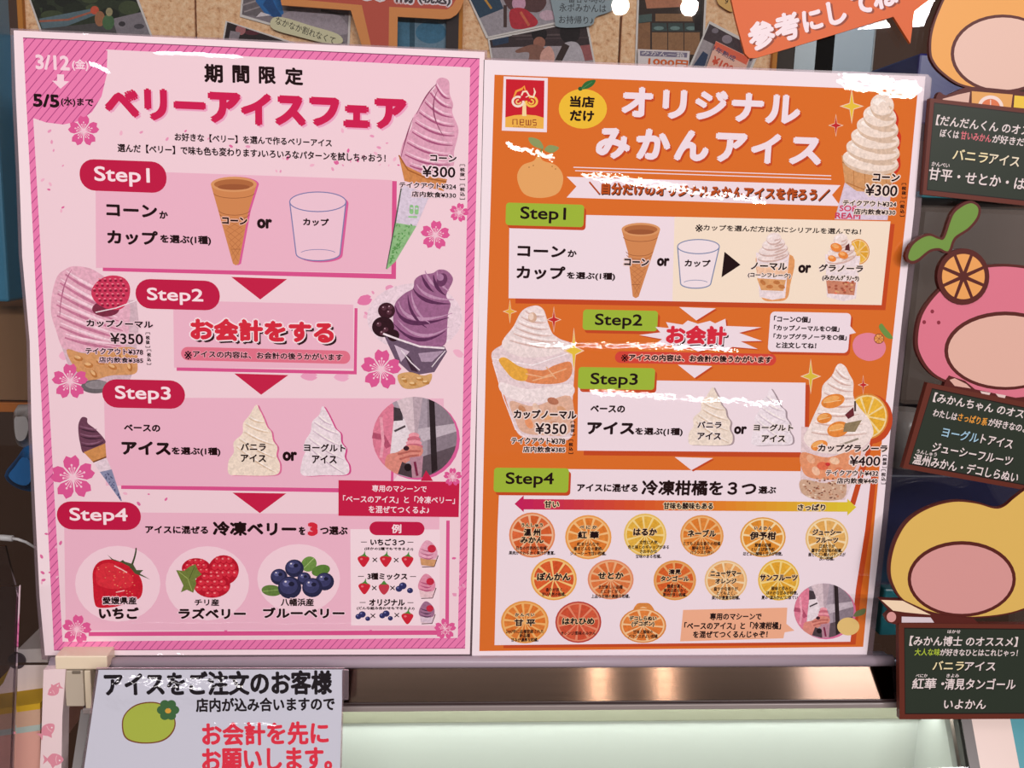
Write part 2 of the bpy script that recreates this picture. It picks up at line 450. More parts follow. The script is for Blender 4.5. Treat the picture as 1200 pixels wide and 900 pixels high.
    def build(s, name, parent=None, label=None):
        if not s.v: return None
        o = link(name, s.v, s.f, s.ms, s.i, parent)
        if label: o['label'] = label
        return o

def words(sheet, parent, name, rows, h, b=.024, halo=None):
    """each line of lettering that stands by itself is a part of its own"""
    for t, *bx in rows:
        k = Ink(sheet); k.text(t, *bx, h, b=b, halo=halo); k.build(name, parent)

def petals(sheet, parent, boxes, n, seed, h=('dd6aa0', 'e79bbd', 'efb6cd')):
    rd = random.Random(seed)
    for _ in range(n):
        x0, y0, x1, y1 = rd.choice(boxes); x, y = rd.uniform(x0, x1), rd.uniform(y0, y1); r = rd.uniform(1.3, 3.1)
        petal(sheet, parent, x, y, r, r * .55, rd.choice(h), rd.uniform(0, 180))

def petal(sheet, parent, x, y, rx, ry, h, rot):
    k = Ink(sheet); c, q = math.cos(math.radians(rot)), math.sin(math.radians(rot))
    k.blob([(x + (a * c - b * q), y + (a * q + b * c)) for a, b in ((-rx, 0), (-rx * .3, -ry), (rx * .6, -ry * .8), (rx, -ry * .25), (rx * .75, 0), (rx, ry * .3), (rx * .4, ry), (-rx * .4, ry * .8))], h, k=2); k.build('petal', parent)

def along(P, t):
    t = max(0.0, min(.9999, t)) * (len(P) - 1); i = int(t); f = t - i
    return (P[i][0] + (P[i + 1][0] - P[i][0]) * f, P[i][1] + (P[i + 1][1] - P[i][1]) * f)

def folds(k, left, right, n, dark, light, w, drop=.16, sag=3.0):
    """the ridges of soft ice, running from the left outline down to the right one"""
    for i in range(n):
        t = (i + .35) / n; a, b = along(left, t), along(right, min(1, t + drop)); m = ((a[0] + b[0]) / 2, (a[1] + b[1]) / 2 + sag)
        a = (a[0] + (b[0] - a[0]) * .06, a[1]); b = (b[0] - (b[0] - a[0]) * .06, b[1])
        k.line([a, m, b], [w * .5, w, w * .3], dark)
        up = w * 1.25; k.line([(a[0] + 1, a[1] - up), (m[0], m[1] - up * 1.1), (b[0] - 1, b[1] - up)], [w * .3, w * .85, w * .2], light)

# ================================================================== the pink berry poster
BLK = '1e0a0d'; PNK = 'f0d4dd'; BOX = 'ebb8cc'; RED = 'bf1a46'; MAG = 'd8558f'; PALE = 'f2d3de'
def poster_base(label, paper, film, theta, cx, cy):
    sh = Sheet(0.0, theta); w = sh.w(sh.uv((cx, cy)))
    t = thing('poster', label, 'poster', (w.x, 0.0, w.z))
    sh.slab('laminate_film', film, .0011, mat('f0e4e8', 'film'), t)
    sh.n = 3
    k = Ink(sh)
    return t, sh, k

def price(sh, kind, parent, name_box, name, yen_box, yen, rows, taxes, white):
    k = Ink(sh)
    k.text(name, *name_box, BLK, b=.03, halo=(white, 1.3)); k.text(yen, *yen_box, BLK, b=.014, halo=(white, 1.5))
    for t, bx in rows: k.text(t, *bx, BLK, b=.021, halo=(white, .9), res=2)
    for t, bx in taxes: k.vert_tax(*bx, t, BLK)
    k.build('price_lettering', parent)

def waffle_cone(k, cx, y, rx, ry, tipx, tipy, shadow):
    body = lambda d: [(cx - rx + d, y), (cx - rx * .67 + d, y + (tipy - y) * .33), (tipx - 3.5 + d, tipy - 2), (tipx + d, tipy), (tipx + 3.5 + d, tipy - 2), (cx + rx * .64 + d, y + (tipy - y) * .33), (cx + rx + d, y)]
    if shadow: k.poly(body(2.5), shadow); k.ell(cx + 2.5, y, rx, ry, shadow)
    k.poly(body(0), 'd08a55'); k.ell(cx, y, rx, ry, 'd99a66'); k.ell(cx, y, rx * .86, ry * .68, 'b06c40'); k.ell(cx, y + ry * .35, rx * .7, ry * .38, '9c5a36')
    H = tipy - y
    for t in (.1, .31, .36):
        r = rx * (1 - t * .98); k.ring(cx + (tipx - cx) * t, y + H * t, r, ry * .75, .7, '9c5f38', n=14, a0=10, a1=170)
    for i in range(6):
        t0 = .4 + i * .08; r = rx * (1 - t0 * .98); xx = cx + (tipx - cx) * t0; yy = y + H * t0
        k.line([(xx - r * .9, yy), (xx + r * .55, yy + H * .15)], .6, 'b87446'); k.line([(xx + r * .9, yy), (xx - r * .55, yy + H * .15)], .6, 'b87446')
    t = .8; r = rx * (1 - t * .98); k.line([(tipx - r, y + H * t), (tipx + r, y + H * t)], .6, '9c5f38')

def clear_cup(k, x0, x1, y, ry, b0, b1, yb, fill, line, shadow=None):
    cx, rx = (x0 + x1) / 2, (x1 - x0) / 2; bc, br = (b0 + b1) / 2, (b1 - b0) / 2
    arc = [(bc + br * math.cos(math.radians(a)), yb + ry * .7 * math.sin(math.radians(a))) for a in range(0, 181, 15)]
    body = [(x1, y)] + arc + [(x0, y)]
    if shadow: k.poly([(p[0] + 3, p[1] + 2) for p in body], shadow); k.ell(cx + 3, y + 2, rx, ry, shadow)
    k.poly(body, fill); k.ell(cx, y, rx, ry, fill)
    k.ring(cx, y, rx, ry, 1.2, line); k.line([(x0, y)] + arc[::-1] + [(x1, y)], 1.3, line); k.ring(bc, yb, br * .82, ry * .45, .7, line, a0=200, a1=340)

def soft_photo(k, edge, main, light, shadow, bands, tipdir=1):
    """one printed blob of ice cream with a coloured drop edge and a few darker folds"""
    k.blob([(p[0] + 2.2, p[1] + .6) for p in edge], shadow); k.blob(edge, main)
    n = len(edge); folds(k, [edge[-i] for i in range(1, 6)], [edge[i] for i in range(1, n - 6)][:9], 5, light, 'fbf5ef', 1.5, .12, 2.0)

def strawberry(k, cx, cy, r, kind='print'):
    k.blob([(cx - r, cy - r * .4), (cx, cy - r * .85), (cx + r, cy - r * .4), (cx + r * .6, cy + r * .55), (cx, cy + r * 1.15), (cx - r * .6, cy + r * .55)], 'cc2338', k=3)
    k.ell(cx - r * .35, cy - r * .2, r * .25, r * .18, 'e4707a', n=8)
    k.poly([(cx - r * .6, cy - r * .6), (cx, cy - r * 1.05), (cx + r * .25, cy - r * 1.6), (cx + r * .3, cy - r), (cx + r * .7, cy - r * .5), (cx, cy - r * .7)], '4a8a3a')

def blueberry(k, cx, cy, r):
    k.ell(cx, cy, r, r * .95, '262848', n=20); k.ell(cx - r * .1, cy - r * .15, r * .78, r * .7, '3a3c66', n=18); k.ell(cx - r * .25, cy - r * .35, r * .35, r * .28, '5d6090', n=12)
    k.ell(cx + r * .15, cy - r * .3, r * .26, r * .2, '1c1c36', n=10); k.ell(cx - r * .35, cy - r * .5, r * .1, r * .08, 'e6e0ea', n=8)

paperL = [(16, 35.5), (568, 61), (560, 400), (550.6, 766.7), (52.7, 768), (46.5, 700), (41.5, 600), (37, 500), (34.8, 400), (26, 300), (22.5, 200), (18.5, 110)]
filmL = [(12, 33), (571, 59), (563, 400), (553, 771.5), (49, 773), (42.5, 700), (37.5, 600), (33, 500), (31, 400), (22, 300), (18.5, 200), (14, 110)]
PL, SL, k = poster_base('pink poster of a limited-time berry ice cream fair, left of the orange poster', paperL, filmL, -.0032, 300, 768)
k.poly(paperL, 'f5e2e8'); k.build('paper_sheet', PL)
k = Ink(SL, 'stripe')
k.poly([(27, 44.5), (562, 69), (545, 759.7), (63.3, 762)], 'ea7fb2'); k.build('striped_border', PL)
k = Ink(SL); k.line([(27, 44.3), (562, 68.8)], 1.0, '7a3a5c')
k.line([(63.3, 762), (545, 759.7)], .9, 'a04a78')
k.poly([(39, 139), (124.6, 58), (551, 79), (536.5, 747.5), (73.3, 752)], PNK)
k.build('pale_ground', PL)
k = Ink(SL, 'stripe'); k.poly([(30, 54), (126, 59), (125, 88), (119, 113), (108, 131), (93, 142), (74, 146), (54, 143.5), (38, 138)], 'ea7fb2'); k.build('striped_corner', PL)
k = Ink(SL)
k.text('3/12', 41, 63.5, 82, 83, 'f6d6e2', b=.022); k.text('(金)', 84, 69, 104, 83.5, 'f6d6e2', b=.02)
k.poly([(67, 87), (75, 87.4), (75, 95), (81, 95.4), (71, 104), (61, 94.5), (67, 94.8)], 'f6d6e2')
k.text('5/5', 38, 109.5, 70, 126.5, BLK, b=.026); k.text('(水)まで', 71, 113.5, 110, 126.5, BLK, b=.024)
k.build('date_lettering', PL)
petals(SL, PL, [(128, 135, 300, 180), (42, 150, 92, 250), (400, 140, 470, 185), (300, 185, 470, 205), (420, 340, 445, 375)], 50, 4)
petals(SL, PL, [(45, 600, 75, 690), (140, 575, 270, 600), (470, 330, 545, 380), (530, 640, 545, 700), (160, 728, 500, 748)], 34, 9)
for pt in ((427, 352, 9, 6, 'e27bab', -20), (457, 339, 6, 5, 'e79bbd', 30), (74, 417, 5, 5, 'efb6cd', 0), (537, 414, 7, 4, 'efb6cd', 30), (362, 441, 10, 5, 'e9a2c2', 0), (400, 442, 9, 5, 'ecaecb', 0)): petal(SL, PL, *pt)
k = Ink(SL); k.text('期', 239, 74.5, 261.5, 97.5, BLK, b=.026); k.text('間', 272, 76, 292.5, 98, BLK, b=.026); k.text('限', 303, 77.5, 323.5, 99, BLK, b=.026); k.text('定', 333.5, 78.5, 355.5, 100.5, BLK, b=.026)
k.build('limited_time_lettering', PL)
k = Ink(SL)
for t, bx in (('ベ', (121.5, 103, 164, 138.5)), ('リ', (168, 103, 197, 142)), ('ー', (203, 118, 241.5, 129)), ('ア', (243, 107, 283, 145.5)), ('イ', (281.5, 108, 318.5, 148)), ('ス', (321.5, 111, 359, 148.5)), ('フ', (362, 113, 398, 149)), ('ェ', (402, 122.5, 434, 150.5)), ('ア', (438.5, 114.5, 476.5, 152.5))):
    k.text(t, *bx, 'cc1f52', b=.04 if t != 'ー' else .03, shadow=('eba6c6', 2.3, 2.3), res=4)
k.build('headline_lettering', PL)
k = Ink(SL)
k.text('お好きな【ベリー】を選んで作るベリーアイス', 204.5, 155.5, 389, 172.5, BLK, b=.02)
k.text('選んだ【ベリー】で味も色も変わります♪いろいろなパターンを試しちゃおう！', 137.5, 168, 452, 190.5, BLK, b=.02)
k.build('intro_lettering', PL)

# step panels: a pale box with a magenta edge, an arrow below
k = Ink(SL)
k.poly([(112, 199), (459, 211), (458.5, 320), (112.5, 314)], BOX)
k.poly([(459.5, 212), (465, 212.3), (464, 327), (120.5, 317.6), (120.5, 313.6), (458.6, 321)], MAG)
k.build('cone_or_cup_panel', PL)
k = Ink(SL); k.poly([(203, 352), (414, 357), (414, 432), (204, 431)], BOX); k.poly([(415.5, 361), (419, 361.2), (418, 438.8), (207, 434.5), (207, 430.5), (414.5, 434.6)], MAG); k.build('payment_panel', PL)
k = Ink(SL); k.poly([(122, 466), (520, 467), (520, 480), (460, 565), (455, 572), (124, 569)], BOX); k.poly([(142, 568.8), (398, 572), (398, 577), (142, 573)], MAG); k.poly([(458.5, 540), (461.5, 540), (461, 564), (458, 564)], MAG); k.build('base_ice_panel', PL)
k = Ink(SL); k.poly([(75, 600), (515, 603), (513, 738), (77, 739)], BOX); k.poly([(523, 610), (527, 610), (526, 741), (514, 744), (104, 745.4), (104, 740.6), (514, 738.5), (521.8, 736)], MAG); k.build('berries_panel', PL)
for tri in (((271, 324.5), (336.5, 327), (305, 351)), ((274.5, 437.7), (338, 439.5), (306, 462.6)), ((272.5, 577.3), (335.5, 578.2), (304.5, 601.3))):
    k = Ink(SL); k.poly(list(tri), 'c41f48'); k.build('down_arrow', PL)
k = Ink(SL); waffle_cone(k, 274, 216, 27, 9, 276.5, 311, 'd9609a'); k.text('コーン', 260, 254, 290, 263.5, BLK, b=.03, halo=('e9b9a5', 1.2)); k.build('cone_picture', PL)
k = Ink(SL); clear_cup(k, 339.5, 405.5, 236.5, 11.5, 347, 398.5, 297.5, 'ecc9d8', '7d7fae', 'd9609a'); k.text('カップ', 355, 255.3, 385.5, 265.3, BLK, b=.03); k.build('cup_picture', PL)
k = Ink(SL)
k.text('コーン', 124, 238.3, 184.5, 255.3, BLK, b=.03); k.text('か', 186.5, 247, 197, 256.6, BLK, b=.03); k.text('カップ', 125, 268.8, 185.5, 288, BLK, b=.03); k.text('を選ぶ(1種)', 187.5, 274.6, 247.5, 288, BLK, b=.03)
k.build('cone_or_cup_lettering', PL); words(SL, PL, 'or_lettering', [('or', 301, 256, 319, 268.3)], BLK, .028)

# strawberry soft serve in a tall cone
k = Ink(SL, 'photo')
k.blob([(518, 91), (526, 95), (527, 110), (531, 122), (530, 132), (537, 150), (536, 162), (532, 178), (530, 196), (504, 206), (482, 202), (470, 186), (472, 168), (482, 150), (484, 138), (492, 126), (499, 112), (509, 104), (512, 94)], 'dda4bc')
folds(k, [(512, 97), (503, 108), (494, 122), (485, 138), (481, 152), (473, 168), (470, 186), (484, 202)], [(526, 98), (527, 112), (531, 126), (533, 140), (537, 154), (534, 168), (532, 184), (530, 197)], 9, 'a8587e', 'f2cede', 2.5, .14, 4.5)
for pts in ([(512, 98), (500, 112), (488, 134)], [(484, 138), (477, 158), (470, 184)], [(514, 104), (508, 130), (520, 160)]): k.line(pts, [.4, 1.5, .5], '8e4668')
k.poly([(467, 181), (475, 194), (500, 206), (524, 210), (520, 224), (474, 212)], 'cf8a50'); k.line([(467.5, 182), (478, 199), (500, 209), (523, 213)], 1.6, 'a5612f')
k.poly([(470, 216), (504, 228), (488, 265), (464, 263)], 'd8cdde'); k.line([(471, 216), (463, 262), (453, 315)], 1.5, '4a5a4a')
k.poly([(464, 261), (488, 265), (463, 307), (453, 316)], '8fbf86')
rd = random.Random(3)
for _ in range(46):
    t = rd.random(); x = 458 + (1 - t) * rd.uniform(6, 28) - t * 1; y = 263 + t * 46; k.ell(min(x, 487 - t * 24), y, 1.7, .8, '5c9a54', rot=rd.uniform(0, 180), n=6, same=True)
k.rect(480, 240, 484.5, 251, '8cc487', r=2); k.rect(486, 240.5, 490.5, 251.5, '8cc487', r=2); k.rect(480.8, 243, 483.6, 245, 'd8cdde'); k.rect(486.8, 243.5, 489.6, 245.5, 'd8cdde'); k.rect(478.5, 253, 489, 255.5, '9ccf97')
k.build('strawberry_cone_picture', PL)
price(SL, 0, PL, (504, 181, 535, 190), 'コーン', (495, 194, 533.5, 208.5), '¥300', (('テイクアウト¥324', (468, 213, 534.5, 222.3)), ('店内飲食¥330', (482.5, 223.7, 534.5, 232.5))), (('税抜', (538.7, 193, 545, 210.5)), ('税込', (538.7, 216, 545, 233.5))), 'f3dbe3')

# strawberry cup
k = Ink(SL, 'photo')
k.poly([(61, 345), (160, 352), (163, 380), (158, 430), (152, 446), (106, 456), (84, 440), (70, 400)], 'd3b7c2')
k.blob([(67, 324), (76, 316), (86, 312), (104, 314), (116, 320), (130, 330), (150, 350), (152, 375), (146, 408), (120, 412), (92, 412), (74, 408), (66, 388), (60, 367), (61, 345)], 'e5b1c4')
folds(k, [(76, 318), (66, 332), (61, 350), (61, 368), (66, 386), (76, 404)], [(118, 322), (124, 340), (134, 364), (148, 382), (150, 396), (146, 408)], 7, 'c47a98', 'f5d6e2', 3.6, .2, 2.5)
k.line([(84, 316), (74, 340), (70, 372)], [.5, 1.6, .5], 'b06888')
k.blob([(78, 410), (100, 414), (130, 408), (158, 408), (161, 424), (158, 438), (130, 440), (106, 446), (92, 438)], 'd39a66')
for x, y in ((92, 420), (104, 428), (118, 424), (132, 430), (146, 420), (152, 430), (110, 438), (138, 416)): k.ell(x, y, 5.5, 3.2, 'b9773f', rot=x * 7 % 90, n=10); k.ell(x - 1, y - 1.4, 4, 1.8, 'e4b680', rot=x * 7 % 90, n=8)
k.ell(112, 453, 17, 8, '6a6468'); k.ell(114, 451, 14, 5, '8f888c')
k.ell(124, 362, 16, 9, '7c2c44'); k.blob([(107, 342), (114, 330), (128, 323), (144, 325), (152, 335), (151, 350), (142, 362), (126, 362), (112, 354)], 'd0385c', k=4)
for i in range(7):
    for j in range(6):
        x = 111 + i * 6.2 + (j % 2) * 3; y = 329 + j * 5.8
        if (x - 130) ** 2 / 420 + (y - 343) ** 2 / 330 < 1: k.ell(x, y, 1.9, 1.5, '8c1c3a', n=7, same=True); k.ell(x - .6, y - 2.2, 1.6, .7, 'ef8c9c', n=6, same=True)
k.line([(112, 366), (136, 361), (160, 352)], 1.2, 'f2e2e8')
k.build('strawberry_cup_picture', PL)
price(SL, 0, PL, (101, 374, 179.5, 384.8), 'カップノーマル', (129, 390, 168, 403.8), '¥350', (('テイクアウト¥378', (100, 407.3, 168, 416.2)), ('店内飲食¥385', (116, 418, 168, 425.8))), (('税抜', (170.5, 390, 176, 407)), ('税込', (172, 410, 177.3, 427))), 'eccad6')

for t, pill, tx in (('Step1', (92.5, 186, 195.7, 226.5), (110, 194.5, 176, 219.5)), ('Step2', (158.3, 326.5, 258, 364), (172, 336.8, 238.5, 358)), ('Step3', (119.2, 444, 217.3, 479.3), (134.5, 451.8, 200.5, 473.2)), ('Step4', (65.8, 587.3, 165.7, 621.3), (81, 594.8, 150, 615.3))):
    k = Ink(SL); k.rect(*pill, RED, r=17.5); b = k.build('step_badge', PL, 'crimson pill badge reading ' + t)
    k = Ink(SL); k.text(t, *tx, 'f9e3ea', b=.014, res=4); k.build('badge_lettering', b)

# payment panel lettering
k = Ink(SL); k.text('お会計をする', 222.5, 372, 391.5, 403, 'd42a3e', b=.036, halo=('f7e3ea', 1.6), shadow=('2a1216', 3.2, 3.4), res=4)
k.build('payment_lettering', PL)
k = Ink(SL); k.rect(212, 406.3, 410.5, 426.6, 'e0758c', r=10); b = k.build('note_strip', PL, 'salmon pill strip')
k = Ink(SL); k.text('※', 216, 411, 225, 421.5, BLK, b=.004); k.text('アイスの内容は、お会計の後うかがいます', 226, 410.5, 401.5, 422.8, BLK, b=.02, halo=('eba3b3', .9)); k.build('note_lettering', b)

# blueberry swirl in a cup
k = Ink(SL, 'photo')
k.ell(486, 372, 56, 40, 'ead5e0'); k.poly([(449, 391), (521, 406), (524, 412), (509, 436), (484, 440), (463, 421)], '6b566c')
k.blob([(507, 320), (514, 316), (523, 317), (530, 324), (530, 331), (523, 346), (528, 356), (525, 368), (524, 384), (521, 404), (500, 408), (486, 405), (466, 396), (461, 378), (463, 356), (474, 344), (484, 338), (486, 328), (494, 322)], '9c668e')
for pts, w in (([(484, 338), (500, 352), (528, 356)], 4.5), ([(463, 358), (482, 378), (526, 372)], 5.5), ([(462, 380), (490, 398), (522, 388)], 4.5), ([(494, 322), (500, 334), (508, 342)], 4), ([(508, 322), (512, 336), (522, 346)], 4.5), ([(478, 346), (484, 368), (500, 384)], 3.5)):
    k.line(pts, [.7, w, .7], '5c2f55'); k.line([(p[0] + 4, p[1] - 5) for p in pts], [.6, w * .8, .6], 'bf93b4')
k.ell(518, 328, 6, 8, '6a3a60', rot=20); k.ell(516, 325, 4, 4, 'a97aa0')
k.ell(453, 364, 10, 9.5, '3a1824'); k.ell(449, 383, 13, 12, '2e121c'); k.ell(461, 393, 7, 7, '2e121c')
for x, y in ((450, 361), (456, 366), (444, 380), (452, 386), (448, 390), (457, 360)): k.ell(x, y, 3.2, 2.8, '57303e', n=10); k.ell(x - 1, y - 1, .9, .7, 'c9a8b4', n=6)
k.line([(449, 391), (468, 398), (492, 406), (521, 408)], 2.2, 'efe3ea'); k.poly([(462, 404), (480, 412), (470, 424)], 'cdb9cc'); k.poly([(490, 414), (520, 411), (506, 424), (494, 424)], 'ae97ae'); k.poly([(473, 414), (482, 434), (490, 436), (480, 418)], '3c2536'); k.line([(470, 410), (482, 425), (492, 434)], 1.4, 'e6dbe4'); k.line([(506, 430), (514, 420), (522, 411)], 1.2, 'e6dbe4')
k.blob([(466, 440), (480, 436), (496, 440), (506, 438), (503, 449), (488, 455), (472, 454)], 'd3a56c')
for x, y in ((474, 445), (484, 450), (492, 444), (499, 448)): k.ell(x, y, 4.5, 2.4, 'b98344', rot=x % 60, n=9); k.ell(x - 1, y - 1.2, 3, 1.2, 'e8c793', n=8)
k.build('blueberry_cup_picture', PL)

# base ice panel
k = Ink(SL); k.text('ベースの', 145, 497, 188, 506.2, BLK, b=.03); k.text('アイス', 142, 516.6, 200.5, 533.8, BLK, b=.034); k.text('を選ぶ(1種)', 201, 523.5, 258.5, 535, BLK, b=.03);
k.build('base_ice_lettering', PL); words(SL, PL, 'or_lettering', [('or', 331, 529, 348.3, 540.5)], BLK, .028)
k = Ink(SL, 'photo')
van = [(300, 474.5), (304, 480), (309, 490), (313, 500), (318, 506), (320, 516), (325, 524), (324, 534), (328, 544), (326, 555), (312, 557.5), (280, 557), (268, 555), (268, 540), (274, 530), (274, 518), (284, 508), (285, 496), (292, 487)]
soft_photo(k, van, 'f0e1cf', 'd8bfa4', 'd9709c', [([(286, 497), (300, 506), (316, 506)], 2.2), ([(275, 520), (296, 530), (322, 526)], 2.4), ([(270, 541), (298, 550), (325, 546)], 2.2), ([(292, 488), (300, 494), (309, 492)], 1.6)])
k.build('vanilla_ice_picture', PL)
k = Ink(SL, 'photo')
yog = [(378, 476), (384, 484), (389, 494), (393, 502), (399, 508), (400, 518), (405, 526), (404, 536), (409, 546), (406, 556), (380, 557), (354, 556.5), (354, 540), (358, 528), (357, 518), (364, 506), (366, 494), (374, 486)]
soft_photo(k, yog, 'ecdfe6', 'cdb9c8', 'd04f8c', [([(366, 496), (380, 504), (394, 504)], 2.0), ([(358, 519), (378, 528), (402, 524)], 2.2), ([(356, 540), (380, 550), (406, 545)], 2.0)])
k.build('yogurt_ice_picture', PL)
for fl, hb in (((('バニラ', 282, 518.8, 311.8, 528.5), ('アイス', 282, 532, 312, 541.8)), 'f0e1cf'), ((('ヨーグルト', 356, 519.6, 405, 529.8), ('アイス', 365.5, 533, 394.8, 543.4)), 'ecdfe6')):
    k = Ink(SL)
    for t, *bx in fl: k.text(t, *bx, BLK, b=.024, halo=(hb, .8))
    k.build('flavour_lettering', PL)

def machine_photo(sh, cx, cy, rx, ry, parent, edge):
    """round printed photo: a steel funnel, a hand holding a cup under it"""
    S = lambda x, y: (cx + x * rx, cy + y * ry)
    circ = [S(math.cos(a * .1745), math.sin(a * .1745)) for a in range(36)]
    k = Ink(sh, 'photo'); k.ell(cx + rx * .07, cy + ry * .05, rx, ry, edge, kind='print')
    k.clip = circ
    k.poly(circ, 'a79aa6')
    k.poly([S(.3, -1), S(1, -1), S(1, 1), S(.3, 1)], '8a7d88'); k.poly([S(.0, -.2), S(1, -.35), S(1, -.15), S(.2, .1)], 'c2b6c0'); k.poly([S(.1, .5), S(1, .2), S(1, 1), S(.1, 1)], '5e5058')
    k.blob([S(-1.1, -.6), S(-.6, -.9), S(-.4, -.4), S(-.45, .2), S(-.6, .8), S(-1.1, .8)], 'dd7f98'); k.line([S(-1, -.05), S(-.75, .0), S(-.62, .25)], rx * .14, 'b0526e'); k.line([S(-.8, -.5), S(-.75, .1), S(-.8, .5)], rx * .07, 'eaa2b4')
    k.poly([S(-.5, -.4), S(-.1, -.5), S(.1, .4), S(-.6, .6)], 'e6dce2'); k.poly([S(-.5, -.75), S(-.3, -.7), S(-.28, -.42), S(-.5, -.4)], '43393f'); k.line([S(-.48, -.15), S(-.22, -.28)], rx * .05, '4d4248')
    k.poly([S(.33, -1.1), S(.46, -1.1), S(.54, .8), S(.4, .9)], '2b2024')
    k.poly([S(-.48, -1.05), S(.2, -1.05), S(.07, -.12), S(-.12, -.12)], 'd9c6cd'); k.poly([S(-.05, -1.05), S(.2, -1.05), S(.07, -.12), S(.0, -.12)], 'b9a6b0')
    for i in range(4): k.ell(cx - rx * .02, cy + ry * (-.04 + i * .09), rx * (.13 + .03 * i), ry * .08, ('e79aa6', 'c96f80')[i % 2], n=14)
    k.blob([S(-.68, .8), S(-.66, .45), S(-.4, .36), S(-.15, .2), S(.12, .22), S(.2, .34), S(.1, .5), S(-.2, .62), S(-.4, .9)], 'd98c7e'); k.line([S(-.4, .42), S(-.1, .34), S(.14, .34)], rx * .05, 'b9685e'); k.line([S(-.36, .54), S(-.1, .46), S(.1, .44)], rx * .05, 'b9685e')
    k.ell(cx - rx * .2, cy + ry * .27, rx * .07, ry * .06, '3c1e28', n=10)
    k.poly([S(-.12, .5), S(.2, .45), S(.16, 1), S(-.06, 1)], 'b78a9a'); k.poly([S(-.4, .9), S(-.3, .6), S(-.08, .7), S(-.06, 1)], '4a3c42'); k.ell(cx - rx * .16, cy + ry * .74, rx * .09, ry * .1, '20161a', n=10); k.line([S(.0, .6), S(.06, .95)], rx * .06, '7c2a48')
    k.clip = None
    k.build('machine_photo', parent)
machine_photo(SL, 486, 512.5, 49.5, 47.5, PL, 'd9609a')
k = Ink(SL); k.rect(396.7, 562.7, 537.5, 606, 'c41f48'); k.poly([(493, 563.6), (499.3, 551), (507.5, 563.6)], 'c41f48'); b = k.build('caption_banner', PL, 'crimson banner with a small pointer')
k = Ink(SL); k.text('専用のマシーンで', 436, 568.3, 500, 577, 'f9e3ea', b=.012); k.text('「ベースのアイス」と「冷凍ベリー」', 402, 580.3, 533, 590.5, 'f9e3ea', b=.012); k.text('を混ぜてつくるよ♪', 432, 592.6, 503, 602, 'f9e3ea', b=.012); k.build('banner_lettering', b)

# small blueberry cone
k = Ink(SL, 'photo')
k.blob([(92, 497), (96, 489), (102, 490), (103, 496), (112, 503), (122, 514), (123, 520), (112, 528), (98, 531), (94, 520), (92, 508)], '6b4055')
for pts in ([(93, 502), (104, 505), (114, 506)], [(94, 511), (106, 514), (119, 513)], [(95, 521), (108, 523), (121, 518)]): k.line(pts, [.5, 2.2, .6], '432436'); k.line([(p[0], p[1] - 3) for p in pts], [.5, 1.6, .5], '8c6078')
k.poly([(98, 530), (123.5, 519.5), (124.7, 535.5), (109, 541.5)], 'cd8f55'); k.line([(109, 541.5), (124.7, 535.5)], 1.6, '7a4a2a')
k.poly([(110, 542), (125, 536.5), (131, 551), (117, 553)], 'e6d3dd'); k.poly([(117, 553), (131, 550), (143, 587), (141.5, 587)], '8b8fae')
rd = random.Random(8)
for _ in range(26):
    t = rd.random(); k.ell(124 + t * 17 + rd.uniform(-5, 5) * (1 - t), 553 + t * 31, 1.2, .7, '4d5074', rot=rd.uniform(0, 180), n=6, same=True)
k.build('blueberry_cone_picture', PL)

# berries
k = Ink(SL); k.text('アイスに混ぜる', 170, 615.6, 244, 626, BLK, b=.03); k.text('冷凍ベリー', 249, 610.6, 347.5, 628.6, BLK, b=.034); k.text('を', 350, 617, 358, 627, BLK, b=.03); k.text('3', 360.3, 612, 372.7, 628.2, 'd42a3e', b=.05); k.text('つ選ぶ', 375, 616.6, 407.6, 627, BLK, b=.03)
k.build('berries_lettering', PL)
k = Ink(SL)

for c in ((138, 684, 50, 44.5), (243, 683.5, 49, 43.5), (350, 678, 48.5, 40.5)): k = Ink(SL); k.ell(*c, PALE); k.build('berry_disc', PL)
k = Ink(SL, 'photo')
k.blob([(109, 669), (116, 658.5), (129, 655.5), (145, 660), (160, 670), (167, 684.5), (164.5, 700), (150, 706), (135.5, 711), (115.5, 712), (110.5, 704.5), (109, 686)], 'c81a30')
k.blob([(113, 668), (120, 661), (131, 660), (146, 668), (156, 678), (152, 688), (130, 690), (114, 684)], 'd8303e')
rd = random.Random(2)
for _ in range(34):
    x, y = rd.uniform(113, 160), rd.uniform(664, 704); k.ell(x, y, .9, .6, 'e98a6a', n=6, same=True)
k.line([(134, 663), (142, 667), (149, 671)], 1.2, 'f3c2c0'); k.line([(136, 694), (146, 692)], 1.4, 'f0b0b0')
k.line([(159.5, 642), (158, 652), (153, 666)], [1.6, 2, 2.6], '3f4a30'); k.poly([(126, 650), (131, 656), (142, 659), (152, 664), (158, 672), (176, 679), (164, 672), (168, 668), (160, 668), (156, 661), (146, 658), (144, 656), (141, 658), (132, 655)], '4c5636')
k.build('strawberry_picture', PL)
k = Ink(SL, 'photo')
for cx, cy, rx, ry in ((230, 666, 17, 12), (262, 668, 18, 17.5), (248.5, 686, 21.5, 14.5)):
    k.ell(cx, cy, rx, ry, 'b8142c')
    for i in range(5):
        for j in range(4):
            x = cx + (i - 2) * rx * .38 + (j % 2) * rx * .19; y = cy + (j - 1.5) * ry * .46
            if ((x - cx) / rx) ** 2 + ((y - cy) / ry) ** 2 < .8: k.ell(x, y, rx * .2, ry * .24, 'd42c40', n=9, same=True); k.ell(x - 1, y - 1.2, rx * .07, ry * .07, 'ee8a8c', n=6, same=True)
